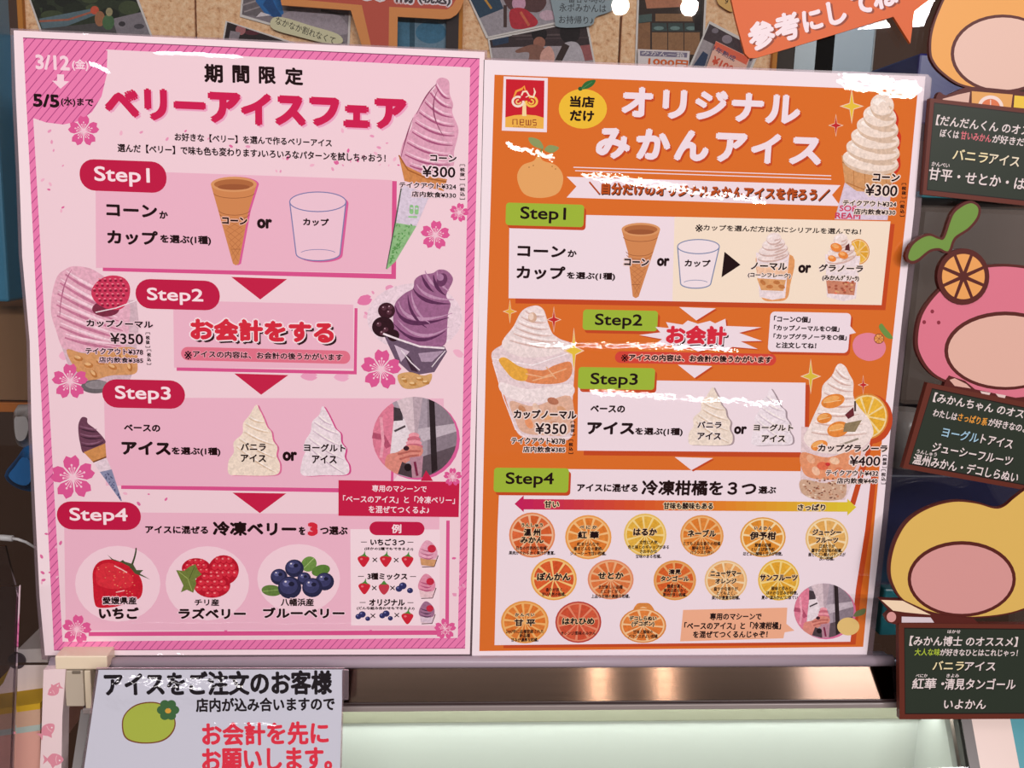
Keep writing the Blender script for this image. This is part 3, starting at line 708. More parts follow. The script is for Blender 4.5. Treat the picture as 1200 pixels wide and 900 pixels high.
k.poly([(206.5, 668), (216, 669), (222, 664), (229, 661), (232, 668), (236.5, 673), (229, 678), (230, 684), (226.5, 694.5), (219, 691), (212, 694), (215, 686), (211, 678)], '6f7f3c'); k.line([(209, 669), (220, 678), (225, 692)], .8, '9fae62'); k.line([(228, 664), (222, 678)], .8, '4f5c2c')
k.build('raspberry_picture', PL)
k = Ink(SL, 'photo')
k.ell(362, 661, 9.5, 8.5, '6f9448', rot=-40); k.ell(376, 668.5, 11, 6.5, '5a8038', rot=-15); k.ell(318.5, 692, 12, 6.5, '62803e', rot=5); k.line([(354, 668), (368, 654)], .8, 'a9c67e'); k.line([(308, 693), (328, 691)], .8, '8fae62')
for b in ((345, 666, 11), (327, 676, 10), (356.5, 678, 8), (380.5, 681.5, 11), (339.5, 688.5, 13.8), (366, 688.5, 12)): blueberry(k, *b)
k.build('blueberry_picture', PL)
for t, bx in (('愛媛県産', (120, 699.3, 160.3, 708.4)), ('いちご', (115.5, 711.3, 163.3, 725.5)), ('チリ産', (228, 701.6, 257, 710)), ('ラズベリー', (209, 712, 288.5, 725.4)), ('八幡浜産', (329, 701, 367.8, 710.3)), ('ブルーベリー', (308, 711.6, 404, 724.6))):
    k = Ink(SL); k.text(t, *bx, BLK, b=.024 if len(t) == 4 or t == 'チリ産' else .034, halo=(PALE, 1.1)); k.build('berry_name_lettering', PL)

# examples panel
k = Ink(SL); k.poly([(410.5, 620), (515.5, 620.5), (515, 733), (411.5, 733)], 'f3dde5'); ex = k.build('example_panel', PL)
k = Ink(SL); k.rect(433, 611, 497.3, 627.7, RED, r=8.5); k.text('例', 459, 614.3, 470.3, 625, 'f9e3ea', b=.02); k.build('example_badge', ex)
k = Ink(SL)
for t, s, y, x0, x1, ys, sx0, sx1 in (('いちご３つ', '(ほかの2種でもできるよ♪)', 635.2, 434, 474.5, 643.3, 427, 484.3), ('3種ミックス', None, 675.4, 430.5, 477.5, 0, 0, 0), ('オリジナル', '(どんな組み合わせもできるよ♪)', 706, 432.5, 474.5, 712.9, 418, 485.8)):
    k.text(t, x0, y - 4.2, x1, y + 4.2, BLK, b=.03)
    k.line([(x0 - 11, y), (x0 - 4, y)], .8, BLK); k.line([(x1 + 3, y + .2), (x1 + 10, y + .2)], .8, BLK)
    if s: k.text(s, sx0, ys - 2.3, sx1, ys + 2.4, BLK, b=.03, res=1)
for x, y in ((439.3, 656), (464.3, 656.3), (438.6, 689), (460, 689), (437, 721.6), (465, 720.8)):
    k.line([(x - 2.6, y - 2.4), (x + 2.6, y + 2.4)], 1.1, BLK); k.line([(x - 2.6, y + 2.4), (x + 2.6, y - 2.4)], 1.1, BLK)
for x, y in ((426, 656.5), (452, 656.5), (477.5, 656.8), (427, 688.5), (477.4, 723.6)): strawberry(k, x, y, 7)
k.blob([(444, 686), (450, 683), (456, 686), (455, 692), (450, 697), (445, 692)], 'c23a4c', k=3); k.poly([(446, 685), (450, 680), (454, 685)], '4a8a3a')
for x, y, r in ((467.5, 690, 4), (472, 686.5, 4.6), (480.5, 692, 3.6), (420, 722.5, 3.6), (424.5, 720, 4.2), (431, 725, 3), (448, 721.5, 3.6), (452.5, 719, 4.2), (457.5, 724.5, 3)): k.ell(x, y, r, r * .9, '2d2f62', n=12); k.ell(x - r * .3, y - r * .3, r * .3, r * .25, '7277ae', n=7)
k.build('example_lettering', ex)
k = Ink(SL, 'photo')
for cx, cy, c, d, s in ((501.5, 649, 'e2a5bc', 'b76585', 1), (500, 687, 'dc8fa8', 'b5527a', .92), (500, 718, '9d708f', '5c3a58', .84)):
    k.poly([(cx - 11 * s, cy - 2), (cx + 12 * s, cy + 1), (cx + 7 * s, cy + 16 * s), (cx - 8 * s, cy + 14 * s)], 'e4c9cf'); k.poly([(cx - 9 * s, cy + 5 * s), (cx + 10 * s, cy + 7 * s), (cx + 7 * s, cy + 15 * s), (cx - 8 * s, cy + 13 * s)], ('cf9a6c', 'e9c6cd', 'd8c2d2')[int(cy > 660) + int(cy > 700)])
    k.blob([(cx - 11 * s, cy - 1), (cx - 7 * s, cy - 11 * s), (cx - 1, cy - 16 * s), (cx + 6 * s, cy - 12 * s), (cx + 11 * s, cy - 3), (cx + 8 * s, cy + 6 * s), (cx - 8 * s, cy + 5 * s)], c)
    for q in range(3): k.line([(cx - 9 * s, cy - 6 * s + q * 4.5 * s), (cx, cy - 3 * s + q * 4.5 * s), (cx + 6 * s, cy - 4 * s + q * 4 * s)], [.4, 1.6, .4], d)
    k.ell(cx + 4.5 * s, cy - 6 * s, 5 * s, 4.6 * s, 'c42a44'); k.line([(cx + 12 * s, cy + 2), (cx + 7.5 * s, cy + 15 * s), (cx - 7 * s, cy + 15.5 * s)], 1, '57343f')
k.build('example_cup_picture', ex)

for x, y, r, ro in ((98, 153.5, 18.5, 0), (538, 249, 11.5, 12), (510, 275.5, 17.5, 6), (82, 447, 21.5, 0), (446.5, 433, 24, 4), (85.5, 559.5, 26.5, -6), (530.5, 559, 11, 0), (90, 737.5, 17.5, 8), (521.7, 737, 13, 0)):
    k = Ink(SL); k.sakura(x, y, r, ro); k.build('cherry_blossom', PL)

# ================================================================== the orange mikan poster
ORG = 'd9702a'; DRK = 'c24a22'; WH = 'eee0e8'; GRN = '9dba3a'; CRM = 'f3e4cf'
paperR = [(567, 70), (1084.5, 89.5), (1071, 250), (1056.5, 380), (1044, 500), (1034, 610), (1015.5, 770), (553, 773), (557, 600), (562, 300)]
filmR = [(564.5, 67.5), (1087.5, 87), (1092, 92), (1079, 250), (1064, 380), (1050.5, 500), (1040.5, 610), (1022, 772.5), (550.5, 775.5), (554.5, 600), (559, 300)]
PR, SR, k = poster_base('orange poster of original mandarin ice cream, right of the pink poster', paperR, filmR, .0032, 790, 772)
k.poly(paperR, 'f2e6ec'); k.build('paper_sheet', PR)
k = Ink(SR); k.poly([(579.5, 87.5), (1075.5, 106.5), (1062, 250), (1049, 370), (1036, 490), (1024, 620), (1011.5, 758), (561.7, 763), (569.5, 420)], ORG); k.build('orange_ground', PR)
# emblem
k = Ink(SR); k.poly([(590.3, 89.5), (642, 91.5), (640.8, 155), (588, 153)], WH); k.poly([(593, 92.7), (638, 94.5), (637, 150.8), (592, 149)], 'c8202f')
k.poly([(592.2, 137.5), (603, 135), (615, 134.2), (628, 135.3), (637.3, 138), (637, 151), (592, 149)], 'ecb44c')
b = k.build('emblem', PR, 'red square emblem with a curly tree over a yellow hill')
k = Ink(SR)
k.poly([(612.6, 119), (616.4, 119), (617, 136), (611.8, 136)], 'f3d9a0')
k.ring(607, 119, 6.2, 5.6, 2.6, 'f0e0cf', a0=-10, a1=300, n=24); k.ring(607.5, 119.3, 2.6, 2.4, 1.8, 'f0c47c', n=14, a0=0, a1=280)
k.ring(623, 119, 6.2, 5.6, 2.6, 'f0c050', a0=-120, a1=190, n=24); k.ring(622.5, 119.3, 2.6, 2.4, 1.8, 'f0c050', n=14, a0=-100, a1=180)
k.line([(602, 114), (605, 107), (612, 104), (614, 101), (616, 107)], [1.5, 2.6, 2.6, 2.4, 1.4], 'efa040'); k.line([(611, 112), (613, 107.5), (617, 107), (620, 112), (616, 114)], [1.6, 2.2, 2.2, 2, 1], 'f3e3c8'); k.line([(620, 112), (625, 114), (627, 108), (625.5, 103)], [1.4, 2.2, 2.2, .8], 'f3e3c8')
k.build('tree_mark', b)
k = Ink(SR)   # the thin squared lettering of the emblem
def letter(pts, w=1.15): k.line(pts, w, '8a2a22')
letter([(601, 146), (601, 140), (606, 140), (606, 146.2)]); letter([(609.5, 143.2), (613.8, 143.3), (613.8, 140.2), (609.5, 140.1), (609.5, 146.3), (613.8, 146.4)])
letter([(616.6, 140.3), (616.6, 146.5), (622, 146.6), (622, 140.4)]); letter([(619.3, 140.4), (619.3, 146.5)]); letter([(628.4, 140.5), (624.6, 140.4), (624.6, 143.6), (628.4, 143.7), (628.4, 146.8), (624.6, 146.7)])
k.text('CORPORATION', 601, 147.4, 628, 149.9, '8a2a22', b=.0, res=1); k.build('emblem_lettering', b)
# round fruit sticker
k = Ink(SR); k.ell(683, 127.5, 28.3, 23.3, 'ecbf38'); k.ell(680, 104, 2.6, 2.4, '2f5a34'); k.blob([(681, 104), (685, 97), (692, 94), (698, 94), (695, 100), (688, 104)], '2f6a38'); k.line([(682, 104), (694, 96)], .6, '5c925a'); b = k.build('fruit_badge', PR, 'yellow fruit badge with a green leaf')
k = Ink(SR); k.text('当店', 668, 112, 696.5, 126.5, BLK, b=.03); k.text('だけ', 668, 128.8, 696, 142.8, BLK, b=.03); k.build('badge_lettering', b)
k = Ink(SR)
for t, bx in (('オ', (729, 101, 764.5, 138)), ('リ', (777, 104.5, 804, 140)), ('ジ', (815, 105, 852, 141.5)), ('ナ', (858, 108, 894, 144)), ('ル', (898, 110, 937, 146))): k.text(t, *bx, WH, b=.034, shadow=(DRK, 2, 2.5), res=4)
for t, bx in (('み', (699, 149, 738, 187)), ('か', (746, 150, 785, 188)), ('ん', (791, 151.5, 830, 189.5)), ('ア', (839, 155, 874.5, 191)), ('イ', (881, 155.5, 913.5, 192.5)), ('ス', (926, 160, 962, 194))): k.text(t, *bx, WH, b=.034, shadow=(DRK, 2, 2.5), res=4)
k.build('headline_lettering', PR)
k = Ink(SR); k.line([(672, 196), (974, 206)], 1.1, WH); k.line([(674, 200), (974, 210)], 1.1, WH)
k.poly([(664, 207), (985, 217), (975, 228.5), (985, 241.5), (664, 231.5), (675.5, 218.5)], WH); b = k.build('ribbon', PR, 'white ribbon with notched ends')
k = Ink(SR); k.text('＼自分だけのオリジナルみかんアイスを作ろう／', 690, 212.5, 971.5, 236, 'b5501e', b=.03, shadow=(BLK, .9, 1.0)); k.build('ribbon_lettering', b)
# plain fruit beside the ribbon
k = Ink(SR); k.blob([(606, 208), (612, 194), (626, 188), (631, 179), (636, 188), (652, 194), (660, 208), (654, 226), (634, 232), (614, 227)], 'e4a866'); k.poly([(630.4, 182), (636, 172), (637, 173), (633, 183)], '7d8a4c'); k.blob([(620, 161), (632, 164), (637, 174), (627, 172), (621, 167)], '8d9c62'); k.blob([(638, 175), (644, 170), (655, 173), (648, 179), (641, 178)], '8d9c62')
for x, y in ((620, 196), (625, 194), (647, 195), (651, 198)): k.ell(x, y, .7, .7, '7a4a28', n=6)
k.build('plain_fruit_picture', PR)

def panel(top, shade, name, extra=None):
    k = Ink(SR); k.poly(shade, DRK); k.poly(top, WH)
    if extra: k.poly(extra, CRM)
    return k.build(name, PR)
panel([(597, 250), (1043.5, 259.5), (1033, 357.5), (596, 349.5)], [(605, 252), (1048.5, 262.5), (1037.5, 363.5), (604, 355.5)], 'cone_or_cup_panel', [(790.5, 254), (1043.5, 259.5), (1033, 357.5), (788, 353)])
panel([(677.5, 444.5), (944, 448.5), (942.5, 530), (676.5, 528)], [(684, 446), (949, 451), (947, 536), (684, 533.5)], 'base_ice_panel')
panel([(586, 549), (1021.5, 553), (1014, 620), (1003, 690), (996.5, 752), (579.5, 756), (583, 620)], [(592, 552), (1027.5, 556), (1020, 622), (1009, 692), (1002.5, 755.5), (590, 759.5)], 'citrus_panel')
for tri in (((796, 359.8), (838.8, 361.3), (816, 375.5)), ((794.3, 427.3), (834.5, 429), (814, 443)), ((790.7, 535.6), (835.5, 536.8), (810.3, 551))):
    k = Ink(SR); k.poly([(p[0] + 2, p[1] + 1.6) for p in tri], DRK); k.poly(list(tri), WH); k.build('down_arrow', PR)

# cone or cup
k = Ink(SR); waffle_cone(k, 751, 269, 22.7, 8, 745, 349.5, None); k.text('コーン', 731.5, 302.6, 760.3, 311.8, BLK, b=.03, halo=('e6cdc6', 1.2)); k.build('cone_picture', PR)
k = Ink(SR); clear_cup(k, 794, 843, 289, 8.3, 797.5, 833, 332, 'efe3e8', '7f8cae'); k.text('カップ', 802.5, 303.8, 832.3, 313.3, BLK, b=.03); k.poly([(849, 295), (845.5, 325), (867.8, 310.3)], BLK); k.build('cup_picture', PR)
k = Ink(SR)
k.text('コーン', 606.3, 287.2, 662.8, 302, BLK, b=.03); k.text('か', 665.3, 292.7, 675.7, 301.5, BLK, b=.03); k.text('カップ', 605.3, 310.8, 662.3, 328.2, BLK, b=.03); k.text('を選ぶ(1種)', 664.3, 318.3, 720.7, 329.4, BLK, b=.03)
k.build('cone_or_cup_lettering', PR); words(SR, PR, 'or_lettering', [('or', 770, 302, 784.3, 312.3), ('or', 935.7, 310, 950, 320.3)], BLK, .028)
k = Ink(SR); k.text('※', 815, 262.8, 823.5, 272, BLK, b=.004); k.text('カップを選んだ方は次にシリアルを選んでね！', 824.5, 262.9, 1008.7, 275.2, BLK, b=.018); k.build('cereal_note_lettering', PR)
def fruit_slice(k, cx, cy, rx, ry, rim, pith, flesh, vein, n=9, rot=0):
    k.ell(cx, cy, rx, ry, rim); k.ell(cx, cy, rx * .93, ry * .93, pith)
    for i in range(n):
        a0, a1 = rot + 360 / n * i + 3.5, rot + 360 / n * (i + 1) - 3.5; pts = [(cx + rx * .07 * math.cos(math.radians((a0 + a1) / 2)), cy + ry * .07 * math.sin(math.radians((a0 + a1) / 2)))]
        pts += [(cx + rx * .86 * math.cos(math.radians(a0 + (a1 - a0) * t / 4)), cy + ry * .86 * math.sin(math.radians(a0 + (a1 - a0) * t / 4))) for t in range(5)]
        k.poly(pts, flesh if i % 2 else vein, kind='photo', same=i > 0)
k = Ink(SR, 'photo')
k.blob([(888, 298), (929, 300), (926, 334), (922, 350), (910, 353), (894, 351), (890, 334)], 'e2a066'); k.poly([(886, 296), (925, 298), (920, 349), (905, 351.5), (890, 348)], 'ecdfe2')
k.poly([(887, 326), (921, 328), (918, 341), (892, 340)], 'dba36c'); k.poly([(887.5, 312), (923, 314), (922, 324), (888.5, 322)], 'efc6a6')
for x, y in ((894, 331), (902, 336), (910, 331), (916, 336)): k.ell(x, y, 4.2, 2.4, 'c07a44', rot=x % 50, n=9)
k.swirl((906, 302), (907, 276), 38, 4, 'eee0dc', 'd0b4ac', 'f8f0ee')
k.build('cornflake_cup_picture', PR)
k = Ink(SR, 'photo')
fruit_slice(k, 1006, 295, 13, 15, 'd98a3a', 'f0d090', 'eab848', 'e2a838'); k.poly([(967, 298), (1008, 300), (1003, 350), (988, 353), (969, 348)], 'ecdfe2')
k.poly([(968, 328), (1003, 331), (1001, 346), (970, 344)], 'c9856a'); rd = random.Random(5)
for _ in range(22): k.ell(rd.uniform(971, 1000), rd.uniform(330, 344), 1.9, 1.4, rd.choice(('a85a44', 'dba878', 'e4775a')), n=7)
k.swirl((986, 304), (985, 277), 36, 4, 'f0e2dc', 'd6b8ae', 'faf2f0')
for x, y, r in ((980, 290, 7), (988, 299, 6), (975, 303, 5)): k.ell(x, y, r, r * .72, 'e8893c', rot=20); k.ell(x - 1, y - 1.5, r * .6, r * .32, 'f2b06c', rot=20)
k.poly([(991, 288), (995, 285), (996, 294), (990, 293)], '5c2a2c'); k.build('granola_cup_picture', PR)
k = Ink(SR); k.text('ノーマル', 880.3, 307.2, 922, 317, BLK, b=.026, halo=('f3e4da', 1)); k.text('(コーンフレーク)', 876.5, 319.2, 926.3, 326.6, BLK, b=.03, halo=('f3e4da', .8)); k.build('cereal_lettering', PR); k = Ink(SR); k.text('グラノーラ', 959.8, 309.3, 1011, 319.4, BLK, b=.026, halo=('f3e4da', 1)); k.text('(みかんｸﾞﾗﾉｰﾗ)', 963.8, 322, 1006.3, 330.2, BLK, b=.03, halo=('f3e4da', .8)); k.build('cereal_lettering', PR)

# soft serve cone at the top corner
k = Ink(SR, 'photo')
k.blob([(1040, 120), (1046, 126), (1053, 138), (1052, 150), (1056, 160), (1054, 178), (1055, 196), (1046, 206), (1030, 204)], 'c83a24', kind='print')
k.poly([(990, 214), (1046, 212), (1040, 258), (978, 257)], 'd8cadc'); k.poly([(986, 182), (1050, 190), (1045, 216), (1030, 226), (1004, 224), (990, 214)], 'd39c68')
k.line([(987, 190), (1010, 201), (1048, 200)], 1.4, 'b87c48'); k.line([(992, 214), (1012, 222), (1044, 216)], 1.6, 'b87c48')
for x in (1000, 1013, 1026, 1038): k.line([(x, 198), (x + 1, 222)], .8, 'b87c48')
k.swirl((1019, 197), (1035, 119), 66, 6, 'f0e0d2', 'd8bfa8', 'fbf3ea', tilt=-4, taper=.78)
k.text('SOF', 984, 240.5, 1003, 248, 'cf3f62', b=.02); k.text('REAM', 979, 249, 1008, 257, 'cf3f62', b=.02)
k.build('soft_serve_cone_picture', PR)
price(SR, 0, PR, (1023.3, 202.8, 1053.8, 213), 'コーン', (1014.7, 215.8, 1051, 230.3), '¥300', (('テイクアウト¥324', (988, 234.3, 1050, 242.8)), ('店内飲食¥330', (1001, 244.2, 1049, 252.4))), (('税抜', (1056.6, 215, 1062, 232)), ('税込', (1054.6, 236, 1060, 253.5))), 'f0dfd2')

# payment
for t, pill, tx in (('Step1', (593, 237.3, 683.7, 266.3), (610, 241.7, 663, 262.3)), ('Step2', (683.5, 362.5, 770, 388.3), (697.5, 367.3, 752.3, 386)), ('Step3', (678, 430, 766.5, 457), (692.3, 436.7, 747, 455.3)), ('Step4', (579, 548, 665.8, 577.3), (592.8, 553.3, 648.8, 571.8))):
    k = Ink(SR); k.rect(*pill, DRK, r=4, dx=2.4, dy=3.6); k.rect(*pill, GRN, r=4); b = k.build('step_badge', PR, 'green rounded badge reading ' + t)
    k = Ink(SR); k.text(t, *tx, BLK, b=.014, res=4); k.build('badge_lettering', b)
burst = [(749, 392.5), (774, 389.5), (768, 383), (784, 384.5), (780.5, 377.5), (800, 380.5), (806, 375.5), (818, 379.5), (832, 376), (838, 379), (850, 373.5), (851, 382), (892, 383.5), (866, 390), (893, 399.5), (868, 400), (888, 409), (858, 406.5), (850, 412), (836, 407.5), (818, 412), (808, 407), (790, 410), (788, 403.5), (766, 404), (776, 397.5)]
k = Ink(SR); k.poly([(p[0] + 2, p[1] + 1.5) for p in burst], DRK); k.poly(burst, WH); b = k.build('burst', PR, 'white spiky burst')
k = Ink(SR); k.text('お会計', 781, 380.5, 851, 404.5, 'd42a3e', b=.036, halo=(WH, 1.3), shadow=(BLK, 2.4, 2.4), res=4); k.build('payment_lettering', b)
k = Ink(SR); k.rect(721, 411.5, 909, 428.5, 'd2453a', r=8); b = k.build('note_strip', PR, 'red pill strip')
k = Ink(SR); k.text('※', 728, 415, 736, 424, BLK, b=.004); k.text('アイスの内容は、お会計の後うかがいます', 737, 414.6, 904, 425.6, BLK, b=.03, halo=('eeb6a8', 1)); k.build('note_lettering', b)
k = Ink(SR)
k.rect(903, 365, 993.5, 413.7, DRK, r=4, dx=2, dy=3); k.rect(903, 365, 993.5, 413.7, WH, r=5); k.poly([(992, 377), (1003, 390), (991, 393)], WH); b = k.build('speech_bubble', PR, 'white speech bubble')
k = Ink(SR)
for t, bx in (('「コーン○個」', (907, 370, 949.5, 378.3)), ('「カップノーマルを○個」', (907, 380.6, 983.5, 389)), ('「カップグラノーラを○個」', (906.5, 390.6, 992, 399)), ('と注文してね！', (909.7, 400.7, 956.3, 408.8))): k.text(t, *bx, BLK, b=.03)
k.build('bubble_lettering', b)
k = Ink(SR); k.blob([(999, 405), (1004, 394), (1018, 390), (1031, 395), (1038, 406), (1033, 418), (1018, 423), (1004, 417)], 'e2879c'); fruit_slice(k, 1030, 397, 6, 6, '8a4a34', '8a4a34', 'eda75c', 'e89a4c', n=8); k.blob([(1030, 384), (1033, 379), (1038, 385), (1044, 392), (1046, 397), (1038, 395)], '6f9448'); k.build('plain_fruit_picture', PR)

# cup on the left
k = Ink(SR, 'photo')
k.blob([(576, 415), (580, 409), (590, 402), (602, 382), (612, 364), (627, 358), (636, 362), (641, 374), (645, 388), (656, 397), (672, 404), (674, 420), (671, 470), (670, 512), (640, 516), (616, 513), (604, 503), (592, 466), (578, 426)], 'e6d3d6')
k.blob([(588, 404), (602, 382), (611, 366), (627, 358.5), (637, 363), (642, 378), (650, 394), (668, 404), (650, 416), (610, 418)], 'eee0de')
folds(k, [(616, 362), (606, 376), (600, 388), (590, 404)], [(636, 364), (642, 378), (649, 394), (664, 408)], 6, 'd6b8b0', 'faf3f1', 2.2, .1, 3)
k.ell(624, 372, 5, 6, 'd8b49c'); k.ell(622.5, 371, 3, 4, 'eed8c8')
k.line([(577, 420), (624, 428), (672, 412)], 1.2, 'f8f0f2')
k.blob([(611, 432), (636, 434), (650, 428), (668, 424), (670, 438), (660, 448), (636, 450), (614, 446)], 'df8a58'); k.blob([(584.5, 422), (592, 419), (606, 428), (618, 434), (616, 446), (602, 444), (592, 434)], 'e6ab44')
for pts in ([(616, 438), (636, 442), (664, 432)], [(624, 446), (648, 440)], [(640, 430), (652, 444)]): k.line(pts, 1.4, 'eab488')
k.blob([(586, 448), (620, 456), (668, 450), (668, 466), (626, 472), (592, 464)], 'f0e4e4')
k.blob([(598, 470), (626, 476), (668, 464), (668, 506), (636, 510), (612, 506), (604, 492)], 'dfb49c')
for x, y, r, c in ((612, 480, 6, 'c88c66'), (628, 478, 6, 'e8c9b4'), (648, 470, 7, 'b9785c'), (658, 480, 6, 'd9a37c'), (640, 488, 7, 'e2aa78'), (620, 496, 7, 'e89a6c'), (650, 498, 7, 'cf9a7c'), (632, 504, 5, 'eac4a8')): k.ell(x, y, r, r * .6, c, rot=x % 70, n=12)
k.line([(577.5, 424), (590, 466), (604, 503), (616, 513)], 1.2, 'f3e6ea'); k.line([(616, 513), (642, 516), (669, 512)], 1.4, 'f3e6ea')
k.build('mandarin_cup_picture', PR)
price(SR, 0, PR, (602, 479.8, 675.3, 491.6), 'カップノーマル', (627.5, 495.7, 663.8, 509), '¥350', (('テイクアウト¥378', (599, 512.3, 662.3, 520.8)), ('店内飲食¥385', (613, 522.8, 662.3, 530.6))), (('税抜', (668.6, 494, 674, 510)), ('税込', (666.3, 515.5, 671.7, 531.5))), 'f0dfd8')

# base ice
k = Ink(SR); k.text('ベースの', 692, 474.6, 732.3, 483.8, BLK, b=.03); k.text('アイス', 688.3, 493.8, 743.5, 509.6, BLK, b=.034); k.text('を選ぶ(1種)', 744.5, 500.8, 799.8, 511.5, BLK, b=.03); k.build('base_ice_lettering', PR); words(SR, PR, 'or_lettering', [('or', 860.4, 499.3, 874.8, 509)], BLK, .028)
def moved(pts, sx, sy, ax, ay, bx, by): return [(bx + (p[0] - ax) * sx, by + (p[1] - ay) * sy) for p in pts]
k = Ink(SR, 'photo'); soft_photo(k, moved(van, .85, .82, 298, 557, 833, 521.5), 'efe2d3', 'd9c3ac', 'a9989c', [(moved(b_, .85, .82, 298, 557, 833, 521.5), w) for b_, w in (([(286, 497), (300, 506), (316, 506)], 2.2), ([(275, 520), (296, 530), (322, 526)], 2.4), ([(270, 541), (298, 550), (325, 546)], 2.2))]); k.build('vanilla_ice_picture', PR)
k = Ink(SR, 'photo'); soft_photo(k, moved(yog, .85, .82, 380, 557, 904, 521.5), 'eee5ec', 'd5c8d2', 'a5969e', [(moved(b_, .85, .82, 380, 557, 904, 521.5), w) for b_, w in (([(366, 496), (380, 504), (394, 504)], 2.0), ([(358, 519), (378, 528), (402, 524)], 2.2), ([(356, 540), (380, 550), (406, 545)], 2.0))]); k.build('yogurt_ice_picture', PR)
for fl in ((('バニラ', 817.4, 493.6, 845.3, 502), ('アイス', 817.4, 506.5, 844.6, 515.4)), (('ヨーグルト', 883.4, 496.7, 929.3, 505.4), ('アイス', 892.8, 509.5, 919.8, 518.3))):
    k = Ink(SR)
    for t, *bx in fl: k.text(t, *bx, BLK, b=.026, halo=('efe4e0', .8))
    k.build('flavour_lettering', PR)

# granola cup on the right
k = Ink(SR, 'photo')
k.poly([(1021, 505), (1025, 512), (1002, 592), (996, 590)], DRK, kind='print'); k.ell(1021, 491, 25, 29, 'c64a22', kind='print')
fruit_slice(k, 1016, 488, 25, 27, 'd98a3a', 'f3dc9c', 'ecbb3e', 'e6b034', rot=10)
k.poly([(939, 500), (1022, 506), (1019, 520), (990, 586), (957, 586), (938, 578)], 'e2cdd0')
k.blob([(985, 426), (991, 430), (995, 438), (1000, 448), (1000, 464), (1006, 476), (1020, 494), (1022, 512), (1000, 530), (960, 530), (942, 516), (948, 500), (954, 486), (962, 468), (964, 452), (975, 440), (980, 429)], 'f0e2dc')
folds(k, [(980, 430), (966, 452), (955, 484), (944, 514)], [(994, 438), (1000, 456), (1006, 478), (1020, 508)], 8, 'd4b4aa', 'fcf6f3', 2.2, .08, 3)
for x, y, rx, ry in ((976, 470, 14, 8), (982, 503, 13, 9), (966, 490, 9, 6), (960, 522, 10, 6)): k.ell(x, y, rx, ry, 'e38a3c', rot=-15); k.ell(x - 2, y - 2, rx * .7, ry * .45, 'f0ae62', rot=-15); k.line([(x - rx * .8, y + 2), (x + rx * .7, y - 1)], .8, 'f4c78e')
k.poly([(990, 486), (1000, 477), (1001, 487), (994, 491)], '6a2a30'); k.line([(1002, 470), (1002, 482)], 2.2, '4c3a34'); k.poly([(990, 496), (1010, 492), (1002, 506), (988, 506)], '8f7f60'); k.line([(972, 526), (1006, 514)], 2.4, '9b8f80')
k.blob([(940, 530), (970, 536), (1008, 526), (998, 556), (986, 562), (950, 560), (939, 548)], 'e2976e')
for x, y, r, c in ((950, 538, 6, 'e9b08c'), (964, 546, 7, 'de6e4e'), (978, 540, 6, 'f0c9a8'), (956, 552, 6, 'f0c2a2'), (984, 552, 6, 'd9805a'), (970, 544, 3, 'cc3838')): k.ell(x, y, r, r * .7, c, rot=x % 60, n=12)
k.blob([(939, 562), (966, 566), (988, 562), (992, 574), (986, 585), (960, 586), (940, 578)], 'cdaa90')
rd = random.Random(6)
for _ in range(70):
    x, y = rd.uniform(941, 990), rd.uniform(560, 584); k.ell(x, y, rd.uniform(.9, 1.8), rd.uniform(.7, 1.2), rd.choice(('8c5c48', 'b98262', 'e9d2bc', 'a26a50', '6f463c')), n=7, same=_ > 0)
k.build('granola_sundae_picture', PR)
price(SR, 0, PR, (959, 520.3, 1039.5, 530), 'カップグラノーラ', (996, 534.3, 1031, 546), '¥400', (('テイクアウト¥432', (968, 550.7, 1029, 558)), ('店内飲食¥440', (981, 559.7, 1028, 567))), (('税抜', (1034, 533.5, 1039.3, 548)), ('税込', (1032.6, 550.5, 1038, 567))), 'f0dfd8')

# citrus panel
k = Ink(SR); k.text('アイスに混ぜる', 676.3, 566.5, 747.3, 576.8, BLK, b=.03); k.text('冷凍柑橘を３つ', 752.3, 562.3, 885.7, 581.3, BLK, b=.026); k.text('選ぶ', 889, 569.8, 909.3, 578.8, BLK, b=.03); k.build('citrus_lettering', PR)
k = Ink(SR)
def ramp(t):
    s_ = ((0, (196, 34, 92)), (.35, (214, 86, 44)), (.6, (226, 132, 44)), (1, (220, 200, 52)))
    for (a, c), (b_, d) in zip(s_, s_[1:]):
        if t <= b_: f = (t - a) / (b_ - a); return hx(*[int(c[i] + (d[i] - c[i]) * f) for i in range(3)])
k.poly([(603, 590.5), (613.7, 580.5), (613.7, 600)], ramp(0))
for i in range(32):
    x0, x1 = 613 + i * 380 / 32, 613 + (i + 1) * 380 / 32 + .3; y = 584.8 + (x0 - 613) * .0095; y1 = 597 + (x0 - 613) * .007; k.poly([(x0, y), (x1, y), (x1, y1), (x0, y1)], ramp((i + .5) / 32))
k.poly([(993, 584.5), (1003.3, 594.2), (993, 604)], ramp(1)); b = k.build('taste_arrow', PR, 'double arrow fading from crimson to yellow')
words(SR, b, 'arrow_lettering', [('甘い', 638, 586.7, 655, 595.2), ('甘味も酸味もある', 777.6, 588.6, 835.3, 597), ('さっぱり', 935, 590.3, 966.7, 598.5)], BLK, .026, ('eed8b0', .9))
